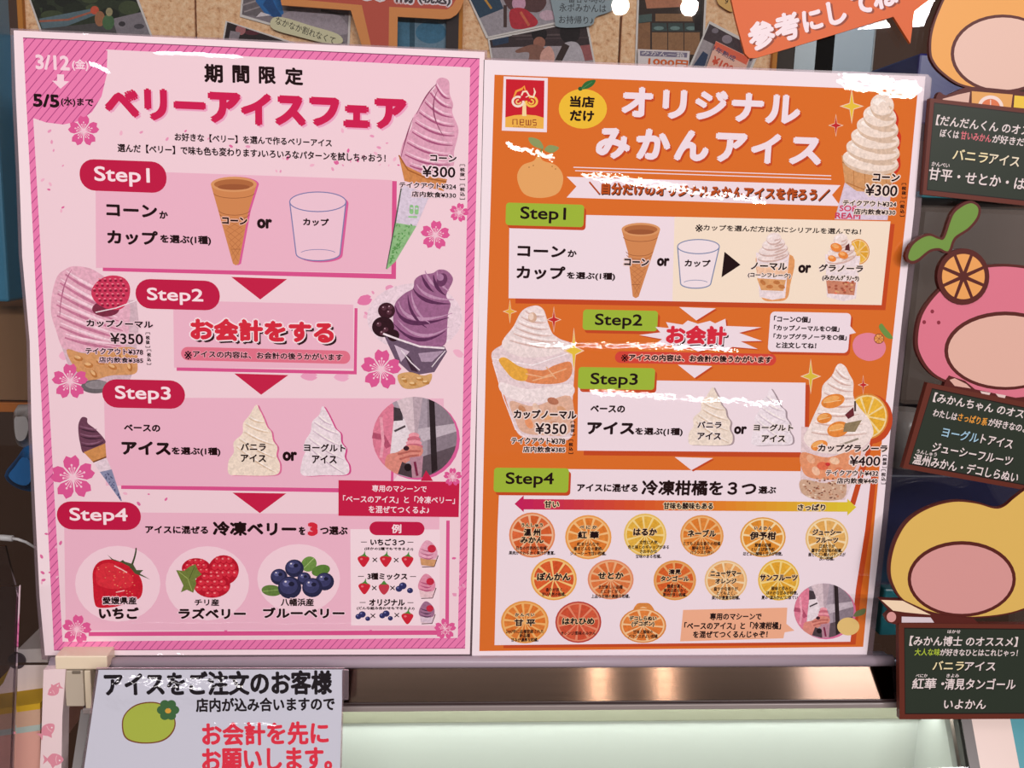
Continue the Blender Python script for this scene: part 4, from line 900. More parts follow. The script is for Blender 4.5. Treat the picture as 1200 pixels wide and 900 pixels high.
CIT = [  # centre, radii, rim, pith, flesh, vein, slices, name lines (text, y, width, em), small lines
    (623.5, 627, 27, 26.5, 'e08a5a', 'eab890', 'd96a3c', 'd2602f', 11, (('うんしゅう', 615.4, 25, 5), ('温 州', 623.8, 18.7, 9), ('みかん', 632.7, 26.5, 8.6)), (('日本の代表的な柑橘。', 642.4, 37), ('果肉がやわらかく果汁が豊富。', 648, 54))),
    (689.4, 629.5, 27.2, 26, 'e8a050', 'f0c080', 'e08a3c', 'dc7d30', 12, (('べ に か', 617.8, 20, 4.6), ('紅 華', 627, 24, 9)), (('紅まどんなや', 637.7, 26), ('媛まどんなの愛称。', 643, 34), ('ジューシーで甘い柑橘。', 648.6, 42))),
    (756, 626.7, 25, 25, 'e6c060', 'efd68c', 'e2b344', 'deaa38', 11, (('はるか', 623.5, 26.8, 9.6),), (('女性に人気', 635.6, 21), ('色と味とのギャップがある', 641.2, 48), ('さわやかな', 646.4, 20), ('甘味のある柑橘。', 652, 30))),
    (822.5, 628, 25.5, 24.5, 'e09a50', 'eab878', 'e0893a', 'dc7f30', 12, (('ネーブル', 625.3, 32.5, 9),), (('とても上品な香りの柑橘', 637, 43), ('酸味と甘みの', 642.3, 23), ('バランスが良い', 647.4, 27))),
    (894, 629.5, 26.8, 23.5, 'dfa04a', 'f2dca8', 'e39a3c', 'df9030', 9, (('い よ か ん', 618.8, 20, 4.8), ('伊予柑', 628, 30, 9.6)), (('愛媛の柑橘', 638.9, 19), ('といえば伊予柑', 644, 27), ('ほどよい酸味と甘みが特徴。', 649, 46))),
    (969, 631, 25.3, 24.5, 'e6c080', 'f2deb0', 'e4b264', 'e0aa58', 10, (('ジューシー', 623.8, 33, 8), ('フルーツ', 633, 25.7, 7.4)), (('口当たりが', 640, 18), ('爽やかな甘味の柑橘。', 645, 36), ('酸とクエン酸のバランスが', 650, 43), ('良い柑橘。', 654.6, 17))),
    (649, 678.5, 27, 25, 'e6a44e', 'f0c67c', 'd9602f', 'd2562a', 9, (('ぽんかん', 676, 38.5, 10),), (('香りが良く', 691.2, 19), ('甘い人気の柑橘。', 696.4, 28))),
    (715.6, 679, 27, 23.5, 'e0906a', 'e8b080', 'dc7a44', 'd87038', 13, (('せとか', 674.6, 29.5, 9.4),), (('まだ新しい品種', 688, 28), ('とにかく甘く', 693.2, 23), ('上品なお味の高級な柑橘。', 698.7, 45))),
    (790.8, 680, 25, 23.5, 'df9a4a', 'e2a868', 'd9692e', 'd46028', 11, (('清見', 670.2, 14, 6.4), ('タンゴール', 678.2, 33, 7)), (('糖度が高く', 687, 18), ('果肉は柔らかく', 692, 26), ('果汁が多い柑橘。', 697, 28))),
    (850.6, 680, 25, 23.5, 'e8c088', 'f0d8ac', 'e6ac6a', 'e2a25e', 10, (('ニューサマー', 672, 35.5, 8.2), ('オレンジ', 681, 24, 7)), (('爽やかな香りが', 690, 28), ('とてもよく、', 695.2, 21), ('果汁が豊富な柑橘。', 700.4, 33))),
    (912.5, 679.5, 24.3, 24.3, 'e4b848', 'f0d888', 'e4ae38', 'e0a530', 10, (('サンフルーツ', 677, 43.5, 8.6),), (('酸味と苦みと、', 689.6, 25), ('ほのかな甘みが特徴。', 694.8, 37), ('夏の“温みかん”に似ている。', 700.2, 48))),
    (615, 729, 28, 25, 'e29a4a', 'ecb46c', 'dd8038', 'd9762e', 14, (('か ん ぺ い', 720.4, 22.3, 4.6), ('甘 平', 729.6, 23.8, 8.8)), (('2007年に品種登録された', 740, 44), ('新品種', 744.8, 12), ('甘みが濃厚な柑橘。', 749.8, 32))),
    (677.7, 729, 27, 24.3, 'b8443a', 'e08a6a', 'd05a3c', 'ca5034', 10, (('はれひめ', 728, 36.8, 9),), (('オレンジ風味のみかん', 742, 41),)),
    (753.5, 733, 27.3, 20.5, 'd98a44', 'f0c692', 'e0843e', 'dc7a34', 10, (('デコしらぬい', 724.6, 31.5, 5.8), ('(デコポン)', 730.8, 26, 6.4)), (('甘味と酸味の', 740.5, 23), ('バランスがよい柑橘', 745.7, 34))),
]
for i, (cx, cy, rx, ry, rim, pith, fl, ve, n, names, small) in enumerate(CIT):
    k = Ink(SR)
    if i == 13: k.blob([(742, 718), (746, 708), (754, 706.5), (762, 708), (767, 718), (755, 724)], rim, kind='photo'); k.blob([(747, 716), (754, 711), (761, 716), (754, 722)], pith)
    fruit_slice(k, cx, cy, rx, ry, rim, pith, fl, ve, n, rot=i * 17); b = k.build('citrus_slice_picture', PR)
    k = Ink(SR)
    for t, y, w, e in names: k.em(t, cx, y, e, BLK, b=.038, width=w, halo=('f0cfa0', .6))
    for t, y, w in small: k.em(t, cx + (4 if i in (2, 10) else 0), y, 5, BLK, b=.02, width=w, res=1)
    k.build('citrus_name_lettering', b)
k = Ink(SR); k.poly([(800.5, 714.7), (922.6, 712), (921.5, 731), (931, 739), (919.5, 741), (918, 748), (797, 751.6)], 'edb08e'); b = k.build('caption_banner', PR, 'salmon banner with a pointer')
k = Ink(SR); k.text('専用のマシーンで', 832, 718.3, 892.3, 726.5, BLK, b=.024); k.text('「ベースのアイス」と「冷凍柑橘」', 802, 729, 915, 737.6, BLK, b=.024); k.text('を混ぜてつくるんじゃぞ！', 812.3, 739.4, 899.3, 747.4, BLK, b=.024); k.build('banner_lettering', b)
machine_photo(SR, 965.5, 715.5, 35, 32, PR, 'd9709a')
k = Ink(SR); k.ell(994, 734, 13, 10.5, 'e2c27a'); k.blob([(1000, 722), (1004, 716), (1014, 713), (1013, 719), (1006, 722)], '6e7a4c'); k.build('plain_fruit_picture', PR)
for x, y, rx, ry, c in ((998, 124.5, 11, 17, 'e6c440'), (979.5, 147, 7, 11, 'c22a2c'), (597.5, 365, 6.5, 11.5, 'e6b03c'), (649, 374.5, 7, 12.5, 'c22a2c'), (672.5, 411, 9.5, 22, 'e6c440'), (950, 441, 9.5, 17, 'd9c040'), (1011.5, 451, 5, 9.5, 'c22a2c')):
    k = Ink(SR); k.star(x, y, rx, ry, c, 'f0cfae'); k.build('sparkle_mark', PR)

# ================================================================== cut-out boards on the right
OUT = '58241f'; SLATE = '2d362c'; FRAME = '642f24'
def cutout(name, label, theta, Y, base):
    sh = Sheet(Y, theta); w = sh.w(sh.uv(base)); t = thing(name, label, 'sign', (w.x, Y, w.z), 'cutout boards with chalkboard menus'); return t, sh
def chalkboard(t, sh, outer, inner, lines):
    b = sh.slab('chalkboard', outer, .003, mat(FRAME, 'card'), t, .0016)
    k = Ink(sh, 'card'); k.poly(inner, SLATE); k.line(inner, 1.4, '241a18', True); k.build('slate_face', b)
    k = Ink(sh, 'card')
    for tx, x, y, e, w, c, sd in lines: k.em(tx, x, y, e, c, b=.013, anchor='l', width=w, shadow=('1c1714', .9, 1.0) if sd else None, res=3)
    k.build('chalk_lettering', b)
    return b
CH = 'e4d8d6'
# top one
TA, SA = cutout('cutout_board', 'orange-yellow round cutout board, topmost of the three beside the orange poster', -.072, -.0045, (1160, 235))
headA = [(1089, 63), (1090, 40), (1098, 14), (1112, -12), (1140, -32), (1172, -38), (1206, -28), (1228, 0), (1236, 34), (1230, 66), (1212, 92), (1190, 104), (1160, 107), (1134, 103), (1118, 97), (1101, 84), (1093, 74)]
b = SA.slab('fruit_panel', smooth_closed(headA, 4), .003, mat(OUT, 'card'), TA); SA.n = 20
k = Ink(SA, 'card'); k.blob([(1163 + (p[0] - 1163) * .965, 38 + (p[1] - 38) * .965) for p in headA], 'e8a657'); b2 = k.build('orange_face', b)
k = Ink(SA, 'card'); k.ell(1175, 63, 61, 46, OUT, n=40); k.ell(1175.5, 63, 57.5, 42.5, 'e3c0b0', n=40); k.build('cream_oval', b)
w_ = SA.slab('lower_trim', smooth_closed([(1096, 118), (1100, 108), (1108, 112), (1122, 106), (1140, 102), (1200, 108), (1230, 116), (1226, 136), (1100, 130)], 3), .003, mat(OUT, 'card'), TA, .0008)
k = Ink(SA, 'card'); k.poly([(1104, 116), (1122, 111), (1136, 108), (1134, 124), (1103, 120)], 'dcb6a6'); k.poly([(1138, 107), (1186, 111), (1184, 126), (1138, 122)], 'e0a45c'); k.poly([(1188, 112), (1210, 114), (1208, 128), (1187, 126)], 'e8c440'); k.ell(1160, 126, 15, 14, 'eed9d0', a0=180, a1=360); k.ell(1160, 126, 11, 10, 'd9764a', a0=180, a1=360); k.line([(1160, 117), (1160, 126)], 1, 'eed9d0'); k.build('trim_print', w_)
chalkboard(TA, SA, [(1089, 115.5), (1244, 133), (1236, 245), (1080, 228)], [(1093.5, 121), (1239, 138), (1231, 238.5), (1085, 222.5)],
    [('【だんだんくん のオススメ】', 1096, 141, 11.8, 140, CH, 0), ('ぼくは', 1100.5, 156, 9.6, 22, CH, 0), ('甘いみかん', 1124.5, 158.7, 9.6, 36, 'd8707a', 0), ('が好きだから', 1161.5, 162.8, 9.6, 56, CH, 0), ('バニラ', 1115.5, 181, 13.5, 41, 'ece0b0', 1), ('アイス', 1157.5, 186, 13.5, 36, 'e6dcc0', 1), ('かんぺい', 1090.5, 192, 5.6, 21, CH, 0), ('甘平・せとか・はるか', 1087, 203.5, 14.6, 144, CH, 1)])
# middle one
TB, SB = cutout('cutout_board', 'pink round cutout board with an orange slice and green leaves, middle of the three', -.165, -.0085, (1150, 570))
leaf = [(1000 + x / 4.5, 200 + y / 4.5) for x, y in ((470, 345), (510, 230), (560, 178), (620, 158), (668, 190), (662, 250), (612, 312), (540, 362), (515, 425), (485, 436), (450, 422), (400, 432), (340, 482), (298, 490), (272, 450), (298, 388), (350, 346), (400, 330), (445, 347))]
headB = [(1072, 400), (1076, 373), (1087, 353), (1104, 335), (1128, 318), (1157, 310.5), (1190, 310), (1222, 318), (1250, 344), (1262, 380), (1254, 424), (1230, 456), (1196, 470), (1150, 462), (1107, 448), (1088, 436), (1076, 418)]
b = SB.slab('fruit_panel', smooth_closed(headB, 4), .003, mat(OUT, 'card'), TB); SB.n = 20
k = Ink(SB, 'card'); k.blob([(1165 + (p[0] - 1165) * .96, 388 + (p[1] - 388) * .96) for p in headB], 'd9788c')
for x, y in ((1092.5, 365), (1083, 377.5), (1100, 378)): k.ell(x, y, 2.2, 2.4, '8a3040', n=10)
k.build('pink_face', b)
k = Ink(SB, 'card'); k.ell(1178, 411, 71.5, 46, OUT, n=40); k.ell(1178.5, 411.5, 67.5, 42, 'e0b4a4', n=40); k.build('cream_oval', b)
b = SB.slab('leaf', smooth_closed(leaf, 3), .003, mat(OUT, 'card'), TB, .0005); k = Ink(SB, 'card'); cxl, cyl = 1105, 272
k.blob([(1000 + x / 4.5, 200 + y / 4.5) for x, y in ((480, 355), (522, 240), (565, 195), (618, 172), (655, 196), (648, 246), (602, 302), (530, 352), (502, 418), (482, 422), (450, 408), (398, 418), (336, 466), (302, 474), (288, 450), (310, 396), (356, 358), (402, 344), (446, 360))], '6f9440'); k.build('leaf_print', b)
b = SB.slab('slice', [(1128 + 30.5 * math.cos(a * .196), 324 + 33 * math.sin(a * .196)) for a in range(32)], .003, mat(OUT, 'card'), TB, .001)
k = Ink(SB, 'card')
for i in range(8):
    a0 = i * 45 + 22; pt = lambda r, a: (1128 + r * 25 * math.cos(math.radians(a)), 324 + r * 26.5 * math.sin(math.radians(a)))
    k.poly([pt(.22, a0 + 22.5)] + [pt(1, a0 + 4 + 37 * t / 6) for t in range(7)], 'e8a45c')
k.build('slice_print', b)
w_ = SB.slab('lower_trim', [(1107, 447), (1112, 440), (1130, 446), (1142, 456), (1190, 466), (1230, 462), (1230, 486), (1102, 462)], .003, mat(OUT, 'card'), TB, .0008)
k = Ink(SB, 'card'); k.poly([(1112, 445), (1118, 443), (1132, 450), (1137, 455), (1118, 452)], 'dcb0a2'); k.poly([(1148, 458), (1160, 460), (1158, 464), (1150, 462)], 'e2ccc6'); k.poly([(1166, 461), (1178, 463), (1176, 468), (1170, 466)], 'e2ccc6'); k.build('trim_print', w_)
chalkboard(TB, SB, [(1085.5, 448), (1250, 481), (1246, 582), (1056.7, 548)], [(1091, 455), (1245, 487), (1241, 575), (1064, 543)],
    [('【みかんちゃん のオススメ】', 1093, 465, 11.5, 138, CH, 0), ('わたしは', 1092.5, 483, 9.6, 28.5, CH, 0), ('さっぱり系', 1121.5, 488, 9.6, 35, 'e8a040', 0), ('が好きなのよ！', 1157, 494, 9.6, 52, CH, 0), ('ヨーグル', 1103, 505.5, 12.5, 44, '9cc4d8', 1), ('トアイス', 1148.5, 513.5, 12.5, 38, CH, 1), ('ジューシーフルーツ', 1091.5, 523, 12.5, 97, CH, 1), ('うんしゅう', 1073, 528, 5.2, 24, CH, 0), ('温州みかん・デコしらぬい', 1069, 537, 12.8, 128, CH, 1)])
# bottom one
TC, SC = cutout('cutout_board', 'yellow round cutout board, lowest of the three, over the end of the steel band', -.012, -.024, (1130, 841))
headC = [(1041.5, 672), (1043, 652), (1050, 630), (1064, 609), (1088, 594), (1117, 586.5), (1144, 588.5), (1166, 594.5), (1178, 592), (1190, 582), (1206, 572), (1208, 590), (1216, 606), (1232, 632), (1234, 664), (1226, 694), (1206, 712), (1170, 722), (1120, 724), (1076, 714), (1056, 703), (1046, 688)]
b = SC.slab('fruit_panel', smooth_closed(headC, 4), .003, mat(OUT, 'card'), TC); SC.n = 20
k = Ink(SC, 'card'); k.blob([(1140 + (p[0] - 1140) * .975, 655 + (p[1] - 655) * .975) for p in headC], 'dcb760'); k.build('yellow_face', b)
k = Ink(SC, 'card'); k.ell(1127, 678.5, 63.5, 44.5, OUT, n=40); k.ell(1127, 678.8, 59.5, 40.5, 'd59a96', n=40); k.build('pink_oval', b)
b = SC.slab('lower_trim', [(1030, 701.5), (1058, 702.5), (1094, 719), (1140, 724), (1150, 734), (1060, 734), (1040, 729), (1036, 722), (1042, 716)], .003, mat(OUT, 'card'), TC, .0008)
k = Ink(SC, 'card'); k.poly([(1032, 702.5), (1057, 703.5), (1090, 720), (1060, 717), (1046, 715)], 'f0d8b8'); k.ell(1044, 722.5, 5.5, 6, 'd59a96'); k.poly([(1056, 722), (1090, 723), (1094, 729), (1056, 729)], 'd8ccd4'); k.build('trim_print', b)
chalkboard(TC, SC, [(1052, 729.4), (1236, 731), (1234, 841), (1053, 841.7)], [(1058.5, 735), (1230, 736.5), (1228, 834.5), (1059.5, 835)],
    [('はかせ', 1109, 739, 4.6, 15, CH, 0), ('【みかん博士 のオススメ】', 1065, 750, 12.4, 127, CH, 0), ('大人な味', 1070.7, 763, 9, 29.5, 'a8bf3c', 0), ('が好きなひとはこれじゃっ！', 1100.5, 763.3, 9, 91, CH, 0), ('バニラ', 1092, 779, 12.6, 36, 'ece0b0', 1), ('アイス', 1129, 779.5, 12.6, 36, CH, 1), ('べにか', 1072, 790.5, 5, 13.5, CH, 0), ('きよみ', 1108, 790.5, 5, 14.5, CH, 0), ('紅華・', 1068, 800, 14.2, 37, CH, 1), ('清見タンゴール', 1106, 800.5, 14.2, 83, CH, 1), ('いよかん', 1105, 824, 13.2, 49, CH, 1)])

# ================================================================== glass pane, rail, showcase
z_rail = at(600, 777, -.006).z
xl, xr = at(58, 777, -.006).x, at(1047, 775, -.006).x
mb = MB(); mb.box((xl - .25, .0015, z_rail - .004), (xr + .25, .0055, 1.62)); tag(mb.build('glass_screen', mat('f4f6f6', 'glass')), 'clear upright glass pane the two posters are stuck to', 'glass pane')
mb = MB(); mb.tube([(xl, -.004, z_rail), (xr, -.004, z_rail)], .0042, 20); mb.box((xl, -.002, z_rail - .006), (xr, .010, z_rail + .001), .0006)
tag(mb.build('rail', mat('a99aa6', 'plastic'), None, True), 'grey rounded rail under the lower edges of both posters', 'rail')

n_lid = Vector((0, -math.cos(math.radians(31)), math.sin(math.radians(31))))
zb0, zb1 = at(600, 784, -.004).z, at(600, 821, -.010).z
xb0, xb1 = at(100, 800, -.006).x, at(1046, 800, -.006).x
xe = at(1190, 840, -.01).x
SHOW = thing('ice_cream_showcase', 'ice cream freezer showcase with a steel band and sloping glass lid', 'freezer', ((xb0 + xe) / 2, .1, zb1 - .5))
mb = MB(); mb.prism([(xb0, -.0025, zb0), (xb0, -.0025 - (zb0 - zb1) * .402, zb1), (xb0, .012, zb1), (xb0, .012, zb0)], (xb1 - xb0, 0, 0)); mb.build('steel_band', mat('43372f', 'brushed'), SHOW, False)
mb = MB(); mb.box((xb1, -.001, zb1), (xe + .06, .012, zb0)); mb.build('dark_end_block', mat('2a2224', 'plastic'), SHOW)
p0 = Vector((0, -.009, at(600, 828, -.009).z))
mb = MB(); mb.box((xb0, -.012, zb1 - .0022), (xe, .006, zb1), .0004); mb.build('dark_groove', mat('3a2c2c', 'plastic'), SHOW)
mb = MB(); mb.box((xb0, -.0135, zb1 - .0062), (xe, .006, zb1 - .0022), .0006); mb.build('grey_lid_rail', mat('8e8482', 'plastic'), SHOW)
def lidq(a, b, y0, y1, thick, off=0.0):
    q = [hit(a[0], y0, p0, n_lid), hit(b[0], y0, p0, n_lid), hit(b[1], y1, p0, n_lid), hit(a[1], y1, p0, n_lid)]
    mb = MB(); mb.prism([v + n_lid * off for v in q], -n_lid * thick); return mb
d_lid = Vector((0, -math.sin(math.radians(31)), -math.cos(math.radians(31))))
xr0 = hit(1127, 850, p0, n_lid).x; xr1 = hit(1139, 850, p0, n_lid).x; xr2 = hit(1187, 850, p0, n_lid).x; xr3 = xr2 + .12; xl0 = hit(103, 850, p0, n_lid).x
def lidbox(x0, x1, s0, s1, thick, off):
    mb = MB(); q = [Vector((x, p0.y, p0.z)) + d_lid * s + n_lid * off for x, s in ((x0, s0), (x1, s0), (x1, s1), (x0, s1))]; mb.prism(q, -n_lid * thick); return mb
lidbox(xl0, xr0, .0, .50, .004, 0).build('glass_lid', mat('f1f6f3', 'glass'), SHOW)
lidbox(xr0, xr1, .002, .50, .012, .001).build('lid_side_frame', mat('5c5654', 'plastic'), SHOW)
lidbox(xl0 - .006, xl0, .0, .50, .012, .001).build('lid_side_frame', mat('5c5654', 'plastic'), SHOW)
lidbox(xr1, xr2, .002, .50, .03, -.002).build('white_side_panel', mat('e2cdc4', 'plastic'), SHOW)
lidbox(xr2, xr3, .002, .50, .03, -.004).build('teal_side_panel', mat('2f8f9c', 'plastic'), SHOW)
e_ = p0 + d_lid * .5 - n_lid * .014; s_ = p0 - n_lid * .014
zt = zb1 - .007
mb = MB(); mb.box((xl0, .034, e_.z), (xr0, .04, zt)); mb.build('mint_back_liner', mat('dad9d4', 'plastic'), SHOW)
for x0, x1 in ((xl0, xl0 + .004), (xr0 - .004, xr0)):
    mb = MB(); mb.prism([(x0, .036, zt - .003), (x0, s_.y, s_.z - .004), (x0, e_.y, e_.z), (x0, .036, e_.z)], (x1 - x0, 0, 0)); mb.build('liner_wall', mat('dad9d4', 'plastic'), SHOW)
mb = MB(); mb.box((xl0, e_.y, e_.z - .01), (xr0, .04, e_.z)); mb.build('liner_floor', mat('dad9d4', 'plastic'), SHOW)
mb = MB(); mb.box((xl0, .006, zt - .003), (xr0, .04, zt)); mb.build('liner_ceiling', mat('dad9d4', 'plastic'), SHOW)
mb = MB(); mb.box((xl0 - .01, e_.y - .02, .0), (xr3, e_.y - .004, e_.z + .004), .003); mb.build('front_panel', mat('e2dcd8', 'plastic'), SHOW)

zs = at(600, 846, .031).z
mb = MB(); mb.box((xl0, .030, zs), (xr0, .034, zt), .0008); mb.build('liner_strip', mat('8f8a78', 'plastic'), SHOW)  # darker strip along the top of the back liner
mb = MB(); mb.box((xl0 + .02, .010, zt - .010), (xr0 - .02, .020, zt - .003), .002); mb.build('inside_lamp', mat('e8f0ee', 'plastic'), SHOW)  # added housing for the fill light below
area('liner_fill_light', ((xl0 + xr0) / 2 + .08, .014, zt - .0115), ((xl0 + xr0) / 2 + .08, .05, zt - .2), .80, .010, .38, (.965, 1.0, .99))  # faintly green fill added inside the case to brighten the liner

# cream bracket and fish-pattern cover at the left end
BR = thing('glass_clamp', 'cream plastic clamp on the left end of the grey rail', 'clamp', (at(96, 800, -.012).x, -.012, at(96, 832, -.012).z))
def fbox(px0, py0, px1, py1, Y0, Y1, h, kind='plastic', bev=.0008):
    a, b = at(px0, py0, Y0), at(px1, py1, Y0); mb = MB(); mb.box((a.x, Y0, b.z), (b.x, Y1, a.z), bev); return mb
fbox(64, 769, 126, 784.5, -.0145, .004, '').build('clamp_cap', mat('e8d8bc', 'plastic'), BR)
fbox(75, 786, 99, 828, -.013, .004, '').build('clamp_body', mat('b9ae9c', 'plastic'), BR)
fbox(98, 786, 108, 832, -.0125, .004, '').build('clamp_side', mat('d9ccb2', 'plastic'), BR)
fbox(84, 787, 94, 790, -.0138, -.0125, '', bev=.0004).build('clamp_slot', mat('6e6456', 'plastic'), BR)
COV = thing('corner_post', 'white corner post with a pink fish pattern beside the order notice', 'post', (at(64, 900, -.014).x, -.014, at(64, 960, -.014).z))
S4 = Sheet(-.0142, 0)
S4.slab('post_cover', [(51, 785), (77, 783), (73, 840), (71, 960), (44, 960), (49, 850)], .012, mat('ecd6d8', 'plastic'), COV)
def fish(cx, cy, r, rot):
    c, s_ = math.cos(math.radians(rot)), math.sin(math.radians(rot))
    P = lambda pts: [(cx + (x * c - y * s_) * r, cy + (x * s_ + y * c) * r) for x, y in pts]
    k = Ink(S4, 'card'); k.blob(P([(-1, 0), (-.55, -.5), (.1, -.62), (.55, -.25), (.62, 0), (.55, .25), (.1, .6), (-.55, .48)]), 'dc8fa0'); k.poly(P([(.5, 0), (1.1, -.5), (.95, 0), (1.1, .5)]), 'dc8fa0'); k.poly(P([(-.2, -.5), (.1, -.95), (.35, -.45)]), 'dc8fa0')
    k.ell(*P([(-.6, -.1)])[0], r * .09, r * .09, 'f6e6e8', n=8); k.line(P([(-.3, -.4), (-.2, 0), (-.3, .4)]), r * .06, 'f0c8d0')
    k.build('fish_print', COV)
fish(63, 890, 11.5, 180); fish(55, 856, 11, 140); fish(64, 809, 9, -35)
k = Ink(S4, 'card'); k.line([(56, 814), (62, 806), (70, 800)], [1, 3.5, 1], 'dc8fa0'); k.build('fish_print', COV)

# order notice
SN = Sheet(-.036, .004); w = at(250, 930, -.036)
NT_ = thing('notice_sheet', 'laminated notice with black and red lettering asking to pay first, at the lower left', 'notice', (w.x, -.036, w.z))
SN.slab('laminate_film', [(113, 783), (403.5, 783), (399, 950), (88, 950)], .0009, mat('f0e4e8', 'film'), NT_); SN.n = 3
k = Ink(SN); k.poly([(115.5, 785), (402, 784.5), (397, 945), (92, 945)], 'cdd0de'); k.build('paper_sheet', NT_)
k = Ink(SN)
for t, bx in (('アイスをご注文のお客様', (121, 787, 389.5, 814)), ('店内が込み合いますので', (229, 818, 392.5, 833))): k.text(t, *bx, '1e1a20', b=.024 if bx[1] < 800 else .022)
k.build('black_lettering', NT_)
k = Ink(SN); k.text('お会計を先に', 236, 846.5, 385.5, 872.5, 'e0354a', b=.022); k.text('お願いします。', 236, 877, 389.5, 903, 'e0354a', b=.022); k.build('red_lettering', NT_)
k = Ink(SN); k.blob([(143, 845), (150, 832), (164, 824), (184, 823), (200, 832), (206, 848), (200, 862), (186, 870), (162, 871), (146, 864)], '7a4a2c'); k.blob([(144.5, 845), (151, 833), (165, 825.3), (184, 824.5), (199, 833), (204.5, 848), (198.5, 861), (185, 868.6), (163, 869.5), (147.5, 863)], 'a9b94a')
for i in range(6): a = i * 1.047; k.ell(197 + 7.6 * math.cos(a), 832 + 7.6 * math.sin(a), 5.6, 5.2, '3f6a40', n=14)
k.ell(197, 833, 3.6, 3, 'd9a640', n=12); k.build('plain_fruit_picture', NT_)
mb = fbox(401, 785, 408.5, 820, -.0365, -.0358, ''); mb.build('tape_tab', mat('f0e4e8', 'film'), NT_)

# ================================================================== behind the glass
YC = .30
mb = MB(); mb.box((-3.2, .66, .0), (3.6, .68, 2.8)); wb = mb.build('wall_back', mat('4a3428', 'dull')); tag(wb, kind='structure')
mb = MB(); mb.box((-3.2, -4.6, -.03), (3.6, .68, 0)); tag(mb.build('floor', mat('7d746e', 'dull')), kind='structure')
def cork(label, x0, x1, frames):
    a, b = at(x0, 40, YC), at(x1, 40, YC); z0, z1 = at(600, 190, YC).z, at(600, -70, YC).z
    t = thing('corkboard', label, 'corkboard', ((a.x + b.x) / 2, YC + .006, z0), 'corkboards behind the glass')
    mb = MB(); mb.box((a.x, YC, z0), (b.x, YC + .012, z1)); mb.build('cork_panel', mat('c99a70', 'cork'), t)
    for f0, f1 in frames:
        c, d = at(f0, 40, YC), at(f1, 40, YC); mb = MB(); mb.box((c.x, YC - .006, z0), (d.x, YC + .014, z1), .001); mb.build('wooden_edge', mat('c07a30', 'dull'), t)
cork('corkboard with a river scene photo, leftmost of the four', 31, 228.5, ((24.5, 31),))
cork('corkboard behind the orange speech sign, second from the left', 231, 533, ())
cork('corkboard with photos of people and a blue note, third from the left', 542, 725.5, ((536.5, 542),))
cork('corkboard with the crate photo and price tags, rightmost of the four', 728.5, 905, ((905, 911),))

def photo(label, outer, theta, dy, name='photo_print', cat='photo', group='photos pinned on the corkboards'):
    Y = YC - .0012 - dy; sh = Sheet(Y, theta); cx = sum(p[0] for p in outer) / len(outer); cy = max(p[1] for p in outer); w = at(cx, cy, Y)
    t = thing(name, label, cat, (w.x, Y, w.z), group); sh.slab('photo_paper', outer, .0006, mat('d8cfca', 'dull'), t); sh.n = 6
    return t, sh, Ink(sh, 'mottle')
def inset(outer, d):
    cx = sum(p[0] for p in outer) / len(outer); cy = sum(p[1] for p in outer) / len(outer)
    return [(p[0] + (-d if p[0] > cx else d), p[1] + (-d if p[1] > cy else d)) for p in outer]
o1 = [(24, -30), (150, -34), (192, 78), (62, 82)]
t, sh, k = photo('photo of a wooded river bank, on the leftmost corkboard', o1, -.25, 0); pic = inset(o1, 2.4); k.clip = pic
k.poly(pic, '2c3424'); rd = random.Random(1)
for _ in range(26): k.ell(rd.uniform(36, 170), rd.uniform(-26, 18), rd.uniform(7, 14), rd.uniform(5, 9), rd.choice(('34402a', '22291c', '414a30', '1b2018')))
k.poly([(46, 22), (108, 10), (116, 16), (80, 30), (50, 36)], '5d7078'); k.poly([(46, 34), (180, 20), (190, 80), (60, 80)], '4c4848'); k.poly([(132, 22), (166, 14), (180, 46), (140, 50)], '837a80')
k.line([(46, 25), (80, 23), (108, 14)], 2.4, 'a4604c'); k.ell(111, 12, 5, 5, 'c8553c'); k.ell(117, 22, 6, 9, 'a06a4a'); k.ell(127, 26, 7, 9, '4a6a46'); k.ell(128, 14, 4, 5, '9b8f6c'); k.ell(143, 28, 4, 3, '3a3438'); k.ell(163, 31, 6, 3, '4e484e'); k.build('picture', t)
o2 = [(287, -46), (414, -46), (409.5, 56), (281, 19.5)]
t, sh, k = photo('photo of a person in blue on grey ground, left of the orange speech sign', o2, -.1, 0); pic = inset(o2, 2.4); k.clip = pic
k.poly(pic, '867a80'); k.poly([(283, 0), (330, -10), (332, 20), (284, 18)], '6e6468'); k.line([(284, 6), (316, -4)], 2, '9a8e90'); k.line([(286, 14), (310, 6)], 1.5, '9a8e90'); k.poly([(294, -20), (326, -12), (334, 22), (312, 18), (300, 2)], '2a66a4'); k.poly([(316, -8), (322, 6), (331, 20), (320, 20), (308, 6)], '1d4a80'); k.poly([(318, 18), (300, 20), (306, 14)], 'd8ccd0'); k.blob([(330, 20), (345, 12), (372, 10), (400, 20), (406, 40), (360, 36)], 'a2949c'); k.line([(376, 12), (404, 18)], 3, '5c5458'); k.build('picture', t)
o3 = [(264.5, 24), (352, 52), (344, 96), (257, 70)]
t, sh, k = photo('small dark photo tucked below the blue-coat photo', o3, -.3, -.0005); pic = inset(o3, 1.8); k.clip = pic
k.poly(pic, '2a1e20'); k.ell(282, 35, 6, 6, 'a86a6c'); k.poly([(270, 36), (282, 38), (278, 50), (268, 46)], '8f8288'); k.ell(296, 38, 9, 3, '5a2630'); k.build('picture', t)
o4 = [(538, -26), (644, -50), (656, 27.5), (570, 45)]
t, sh, k = photo('photo of people in red and pink, upper one right of the orange speech sign', o4, .15, .0006); pic = inset(o4, 2.2); k.clip = pic
